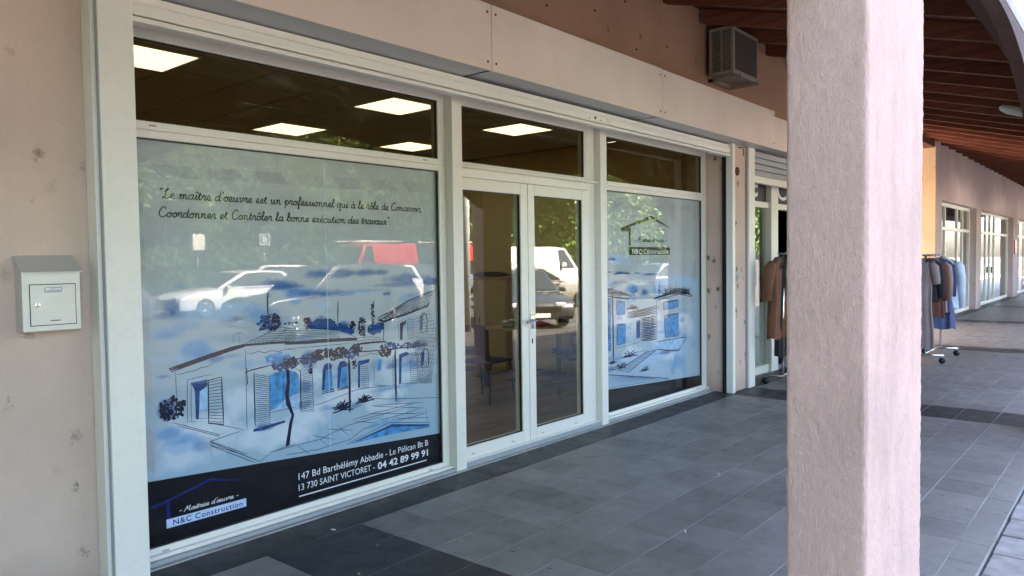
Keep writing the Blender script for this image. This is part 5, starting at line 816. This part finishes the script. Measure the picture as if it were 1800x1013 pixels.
# ------------------------------------------------------------------ the car park mirrored in the glass
def car(label, x, y, rz, L_, W_, H_, paint, kind='hatch', group='cars in the car park'):
    t = thing('parked_car' if kind != 'van' else 'parked_van', label, 'car' if kind != 'van' else 'van', (x, y, -.13), group, rz)
    gc = .2
    P_ = {'hatch': ([(-.5,.3),(-.505,.5),(-.485,.63),(.20,.60),(.40,.53),(.48,.46),(.505,.34),(.50,.16),(-.49,.16)], [(-.485,.62),(.22,.595),(-.02,.975),(-.16,1.0),(-.36,.97)]),
          'sedan': ([(-.5,.3),(-.505,.5),(-.49,.62),(-.30,.64),(.18,.62),(.40,.54),(.485,.47),(.505,.34),(.50,.16),(-.49,.16)], [(-.33,.63),(.20,.615),(.02,.97),(-.10,1.0),(-.22,.97)]),
          'suv': ([(-.5,.3),(-.505,.5),(-.49,.62),(.20,.60),(.42,.55),(.485,.48),(.505,.34),(.50,.16),(-.49,.16)], [(-.49,.61),(.24,.595),(.06,.975),(-.1,1.0),(-.42,.98)]),
          'van': ([(-.5,.2),(-.505,.5),(-.5,.55),(.34,.5),(.45,.44),(.5,.38),(.505,.25),(.50,.12),(-.49,.12)], [(-.5,.54),(.36,.49),(.22,.97),(.1,1.0),(-.48,1.0)])}[kind]
    bd = MB(); bd.prism([(a*L_, b_*H_) for a, b_ in P_[0]], 'y', -W_/2, W_/2); lbuild(bd, 'body', paint, t, .07, True)
    gp_ = [(a*L_, b_*H_) for a, b_ in P_[1]]; zb, zt = gp_[0][1], max(p[1] for p in gp_)
    hw = lambda z: W_*(.485-.095*(z-zb)/(zt-zb))
    gh = MB(); n_ = len(gp_); gh.add([(a, -hw(z), z) for a, z in gp_]+[(a, hw(z), z) for a, z in gp_], [tuple(range(n_)), tuple(range(2*n_-1, n_-1, -1))]+[(i, i+n_, (i+1) % n_+n_, (i+1) % n_) for i in range(n_)])
    lbuild(gh, 'cabin', paint, t, .04, True)
    cx = sum(p[0] for p in gp_)/n_; cz = (zb+zt)/2
    for s_ in (-1, 1):
        ins = [(cx+(a-cx)*.86, cz+(z-cz)*.74) for a, z in gp_]; 
        if kind == 'van': ins = [(a, z) for a, z in [(.12*L_, cz-.2*H_), (.30*L_, cz-.2*H_), (.2*L_, cz+.17*H_), (.12*L_, cz+.17*H_)]]
        wn = MB(); wn.add([(a, s_*(hw(z)+.012), z) for a, z in ins], [tuple(range(len(ins)))]); lbuild(wn, 'side_window', 'carglass', t)
        lbuild(MB().box(.455*L_, .497*L_, s_*W_*.30-.13, s_*W_*.30+.13, .38*H_, .455*H_), 'headlight', 'headlamp', t, .02); lbuild(MB().box(-.508*L_, -.485*L_, s_*W_*.42-.10, s_*W_*.42+.08, .47*H_, .58*H_), 'tail_light', 'taillamp', t, .02)
        mr_ = MB(); pillow_box(mr_, .13*L_, .13*L_+.12, s_*(W_/2+.10)-.08, s_*(W_/2+.10)+.08, .60*H_, .69*H_); lbuild(mr_, 'mirror', paint, t, 0, True)
        for fx in (-.30, .31):
            r_ = .31 if kind != 'van' else .34
            wh = lbuild(MB().tube([(fx*L_, s_*(W_/2-.2), r_), (fx*L_, s_*(W_/2+.012), r_)], r_, 24), 'wheel', 'tyre', t, .02, True)
            rb_ = MB()
            for q in range(5):
                an = q*1.2566+.3; ca, sa = math.cos(an), math.sin(an); yy = s_*(W_/2+.016)
                rb_.tube([(fx*L_+ca*.02, yy, r_+sa*.02), (fx*L_+ca*r_*.66, yy, r_+sa*r_*.66)], [.035, .026], 6)
            rb_.tube([(fx*L_+math.cos(q*.2618)*r_*.66, s_*(W_/2+.014), r_+math.sin(q*.2618)*r_*.66) for q in range(25)], .018, 6)
            rm = rb_.build('rim', 'rim', None, 0, True); local(rm, wh)
    def glasspane(p, q, nm):
        (xa, za), (xb, zb_) = p, q; d = Vector((xb-xa, 0, zb_-za)); nrm = Vector((d.z, 0, -d.x)).normalized(); nrm = nrm if nrm.z > 0 else -nrm
        A = Vector((xa, 0, za))+d*.1+nrm*.014; B_ = Vector((xa, 0, za))+d*.9+nrm*.014; h0, h1 = hw(A.z)*.9, hw(B_.z)*.88
        g_ = MB(); g_.add([(A.x, -h0, A.z), (A.x, h0, A.z), (B_.x, h1, B_.z), (B_.x, -h1, B_.z)], [(0, 1, 2, 3)]); lbuild(g_, nm, 'carglass', t)
    glasspane(gp_[1], gp_[2], 'windscreen')
    if kind != 'van': glasspane(gp_[0], gp_[-1], 'rear_window')
    lbuild(MB().box(.497*L_, .508*L_, -.32*W_, .32*W_, .30*H_, .40*H_), 'grille', 'black_plastic', t, .01); lbuild(MB().box(.507*L_, .513*L_, -.26, .26, .20*H_, .275*H_), 'number_plate', 'paper', t, .004); lbuild(MB().box(.508*L_, .512*L_, -.30*W_, .30*W_, .35*H_, .365*H_), 'grille_bar', 'chrome', t)
    return t
car('white hatchback mirrored in the wide printed window', 12.9, -15.2, math.pi, 4.3, 1.8, 1.47, 'carwhite')
car('dark estate car mirrored low in the wide printed window', 10.9, -7.2, math.pi, 4.5, 1.85, 1.66, 'cardark', 'suv')
car('blue grey car mirrored at the printed window\'s near edge', 6.6, -12.5, math.pi, 4.4, 1.8, 1.5, 'carblue', 'hatch')
car('white estate car mirrored behind the dark one', 18.2, -14.8, math.pi, 4.4, 1.8, 1.58, 'carwhite', 'suv')
car('small white car mirrored far off above the hatchback', 19.0, -23.0, R(200), 4.1, 1.75, 1.62, 'carwhite', 'suv')
car('small red car mirrored far off above the dark roofline', 22.5, -24.0, math.pi, 4.0, 1.7, 1.5, 'red', 'hatch')
car('champagne saloon mirrored in the second door leaf', 21.4, -8.8, R(52), 4.6, 1.78, 1.46, 'carsilver', 'sedan')
car('dark car with chrome grille mirrored low in the second door leaf', 15.6, -5.0, R(128), 4.3, 1.8, 1.42, 'cardark', 'hatch')
car('white delivery van mirrored behind the champagne saloon', 26.5, -13.2, R(5), 5.6, 2.0, 2.25, 'carwhite', 'van')
car('dark car mirrored in the far printed window', 29.5, -7.5, R(20), 4.4, 1.8, 1.5, 'carblue', 'hatch')
car('red van with pale roof bars mirrored above the drawn villa', 27.9, -26.2, math.pi, 5.5, 2.0, 2.75, 'red', 'van', 'red vans in the car park')
car('red van with pale roof bars mirrored beside the door post', 34.2, -26.2, math.pi, 5.3, 2.0, 2.7, 'red', 'van', 'red vans in the car park')
car('red van mirrored in the far shop windows', 58, -4.6, 0, 5.4, 2.0, 2.6, 'red', 'van', 'red vans in the car park')
for nm, x, lab in (('roof_rack', 27.6, 'white roof rack on the red van above the villa drawing'), ('roof_rack', 33.9, 'white roof rack on the red van beside the door post')):
    t = thing(nm, lab, 'roof rack', (x, -26.2, 2.75))
    for k in range(4): MB().box(x-1.5+k*1.0, x-1.42+k*1.0, -27.1, -25.3, 2.64, 2.70).build('bar', 'white', t, .01)
    for yy in (-27.1, -25.34): MB().box(x-1.6, x+1.7, yy, yy+.04, 2.70, 2.76).build('rail', 'white', t, .01)
car('dark car mirrored in front of the nearer red van', 24.0, -19.5, math.pi, 4.4, 1.8, 1.55, 'cardark', 'hatch')
car('blue grey car mirrored in front of the second red van', 29.6, -19.3, math.pi, 4.4, 1.8, 1.72, 'carblue', 'suv')
car('dark high car mirrored between the red vans', 34.8, -19.6, math.pi, 4.5, 1.85, 1.75, 'cardark', 'suv')
# bay lines
for k in range(16):
    x = 2+k*2.6; struct(MB().box(x, x+.1, -20.5, -15.9, -.13, -.126).build('bay_line', 'line'))
def post(label, x, y, h, r_, nm='bollard_post', cat='post'):
    t = thing(nm, label, cat, (x, y, -.13)); MB().tube([(x, y, -.13), (x, y, h)], r_, 12).build('pole', 'steel_dk' if nm != 'lamp_post' else 'kerb', t, 0, True); return t
p_ = post('grey lamp post mirrored at the edge of the first door leaf', 12.9, -4.4, 5.5, .085, 'lamp_post', 'lamp post'); MB().tube([(12.9, -4.4, 5.5), (12.9, -4.9, 5.75), (12.9, -5.7, 5.8)], .05, 8).build('arm', 'kerb', p_, 0, True); MB().box(12.78, 13.02, -6.2, -5.6, 5.74, 5.84).build('lamp_head', 'soffit', p_, .03)
p_ = post('post with white box mirrored near the guide rail', 17.3, -26, 2.3, .05, 'meter_post'); MB().box(17.0, 17.6, -26.2, -25.8, 2.2, 2.95).build('box', 'white', p_, .03)
p_ = post('post with small white number plate mirrored under the slogan', 20.8, -26, 2.6, .04, 'sign_post', 'sign'); MB().box(20.5, 21.1, -25.99, -25.94, 2.45, 3.05).build('plate', 'steel_dk', p_, .01)
pb = MB()
for q in ((20.52, 21.08, 2.99, 3.03), (20.52, 21.08, 2.47, 2.51), (20.52, 20.56, 2.51, 2.99), (21.04, 21.08, 2.51, 2.99)): pb.box(q[0], q[1], -25.938, -25.93, q[2], q[3])
pb.build('border', 'white_let', p_)
t8 = text('numeral', '8', -.13, 2.57, .26, .36, 'white_let', None, 0); t8.parent = p_; t8.matrix_parent_inverse = Matrix.Translation(-p_.location); t8.rotation_euler = (0, 0, math.pi); t8.location = (20.8, -25.93, 0)
# trees
def leaf_crown(seed, rx, ry, rz_, n_, lc, m_):
    rg = np.random.RandomState(seed); cl = rg.normal(size=(lc, 3)); cl /= np.linalg.norm(cl, axis=1)[:, None]; cl *= (rg.rand(lc, 1)**.4); cl *= np.array([rx, ry, rz_])*.82
    which = rg.randint(0, lc, n_); c = cl[which]+rg.normal(size=(n_, 3))*np.array([rx, ry, rz_])*.16
    a = rg.normal(size=(n_, 3)); a /= np.linalg.norm(a, axis=1)[:, None]; b_ = np.cross(a, rg.normal(size=(n_, 3))); b_ /= np.linalg.norm(b_, axis=1)[:, None]
    s_ = (.10+.10*rg.rand(n_, 1)); v = np.stack([c-a*s_, c+b_*s_*.5, c+a*s_, c-b_*s_*.5], 1).reshape(-1, 3)
    me = bpy.data.meshes.new('crown'); me.from_pydata(v.tolist(), [], np.arange(n_*4).reshape(-1, 4).tolist()); me.materials.append(M[m_]); return me
crowns = [leaf_crown(1, 3.2, 2.8, 3.2, 9000, 46, 'leaf'), leaf_crown(2, 2.8, 2.8, 3.6, 9000, 40, 'leaf2'), leaf_crown(3, 3.6, 3.0, 2.8, 9000, 50, 'leaf')]
tk = MB(); tk.tube([(0, 0, 0), (.05, 0, 1.2), (-.05, .05, 2.6), (0, 0, 4.5)], [.24, .19, .15, .08], 10)
for k in range(6):
    a = k*1.05; tk.tube([(0, 0, 2.2+.25*k), (.7*math.cos(a), .7*math.sin(a), 3.2+.3*k), (1.7*math.cos(a), 1.7*math.sin(a), 4.2+.3*k)], [.1, .07, .03], 6)
tme = tk.mesh('trunk', 'bark')
hme = leaf_crown(9, 2.6, 1.0, 1.4, 6000, 40, 'leaf2')
pos_words = ['far beyond the wide window\'s guide rail', 'over the blue grey car', 'over the white hatchback', 'over the post with the white box', 'over the number plate post', 'over the white estate car', 'over the nearer red van', 'between the two red vans', 'over the second red van', 'over the champagne saloon', 'over the white delivery van', 'beyond the delivery van', 'over the dark car in the far window', 'farther along the car park', 'at the car park\'s far end', 'past the red vans']
xs = [3, 9, 14, 18.5, 23, 27, 31, 35, 39.5, 44, 49, 54, 60, 66, 73, 81]
for k, x in enumerate(xs):
    sc_ = rnd.uniform(1.2, 1.5); y = -31-rnd.uniform(0, 4)
    t = thing('leafy_tree', 'leafy green tree mirrored '+pos_words[k], 'tree', (x, y, -.13), 'trees around the car park')
    t.scale = (sc_,)*3
    local(link('trunk', tme), t); o = local(link('crown', crowns[k % 3]), t); o.location = (0, 0, 4.9); o.rotation_euler = (0, 0, k*1.3)
    h_ = thing('hedge_shrub', 'green shrub at the foot of the tree '+pos_words[k], 'shrub', (x+2, -29.2, -.13), 'shrubs around the car park'); o = local(link('foliage', hme), h_); o.location = (0, 0, 1.2); o.rotation_euler = (0, 0, .2*k)
    st_ = MB().tube([(0, 0, 0), (.1, 0, .8)], .06, 6).build('stem', 'bark'); local(st_, h_)
for k in range(15):
    x = 0+k*6.2; t = thing('dark_tree', 'tall dark back row tree '+pos_words[k], 'tree', (x, -40-(k % 3)*1.5, -.13), 'back row of trees around the car park'); t.scale = (2.1, 2.0, 1.75)
    local(link('trunk', tme), t); o = local(link('crown', crowns[1]), t); o.location = (0, 0, 4.3); o.rotation_euler = (0, 0, k*.9)
    o = local(link('crown', crowns[1]), t); o.location = (0, 0, 2.6); o.rotation_euler = (0, 0, k*1.7+1)
for k, (x, y) in enumerate([(-6.5, -2.2), (-8.5, -6.5), (-11, -1.5)]):  # unseen trees, added to keep sky light off the foreground column's side face
    t = thing('sky_blocker_tree', ['added tree by the kerb behind the viewer, blocking sky light', 'added tree in the car park behind the viewer, blocking sky light', 'added tree farthest along the kerb behind the viewer, blocking sky light'][k], 'tree', (x, y, -.13), 'added sky-blocking trees behind the viewer'); t.scale = (1.15, 1.15, 1.25)
    local(link('trunk', tme), t)
    for q, z in enumerate((4.2, 2.9)):
        o = local(link('crown', crowns[1]), t); o.location = (0, 0, z); o.rotation_euler = (0, 0, k*.9+q*1.6)
# nearer trees that fill the second door leaf
for k, (x, y) in enumerate([(34, -17), (40, -18), (47, -17), (54, -16)]):
    t = thing('leafy_tree', ['sunny green tree mirrored over the saloon in the door', 'sunny green tree mirrored behind the delivery van', 'sunny green tree mirrored in the far printed window', 'sunny green tree mirrored behind the modern house drawing'][k], 'tree', (x, y, -.13), 'nearer trees in the car park')
    local(link('trunk', tme), t); o = local(link('crown', crowns[(k*2) % 3]), t); o.location = (0, 0, 4.6); o.rotation_euler = (0, 0, k*2.1); t.scale = (1.1,)*3
# ------------------------------------------------------------------ litter
def dry_leaf(label, x, y, s_, rz):
    v = [(-1, 0, .1), (-.4, .4, .25), (.4, .35, .1), (1, 0, .3), (.4, -.35, .15), (-.4, -.4, .3), (0, 0, 0)]
    mb = MB(); mb.add([(a*s_, b_*s_, c*s_+.001) for a, b_, c in v], [(0, 1, 6), (1, 2, 6), (2, 3, 6), (3, 4, 6), (4, 5, 6), (5, 0, 6)]); o = mb.build('dry_leaf', 'dryleaf'); o.location = (x, y, .003); o.rotation_euler = (0, 0, rz); tag(o, label, 'leaf')
dry_leaf('dry leaf on the dark tiles below the address strip', 2.62, 3.22, .018, .4); dry_leaf('dry leaf nearest the camera on the dark tiles', 2.32, 3.0, .018, 1.2); dry_leaf('dry leaf at the foot of the double door', 4.62, 3.80, .022, 2.0); dry_leaf('dry leaf against the second door post', 5.93, 3.84, .025, .2)
def butt(label, x, y, rz):
    o = MB().tube([(-.014, 0, .005), (.014, 0, .005)], .004, 8).build('cigarette_end', 'paper'); o.location = (x, y, .001); o.rotation_euler = (0, 0, rz); tag(o, label, 'cigarette end')
butt('white cigarette end in the middle of the walkway', 3.86, 2.0, .5); butt('white cigarette end farther along the walkway', 5.05, 2.35, 1.0); butt('cigarette end on the dark tiles near the window', 2.62, 3.62, 2.0)
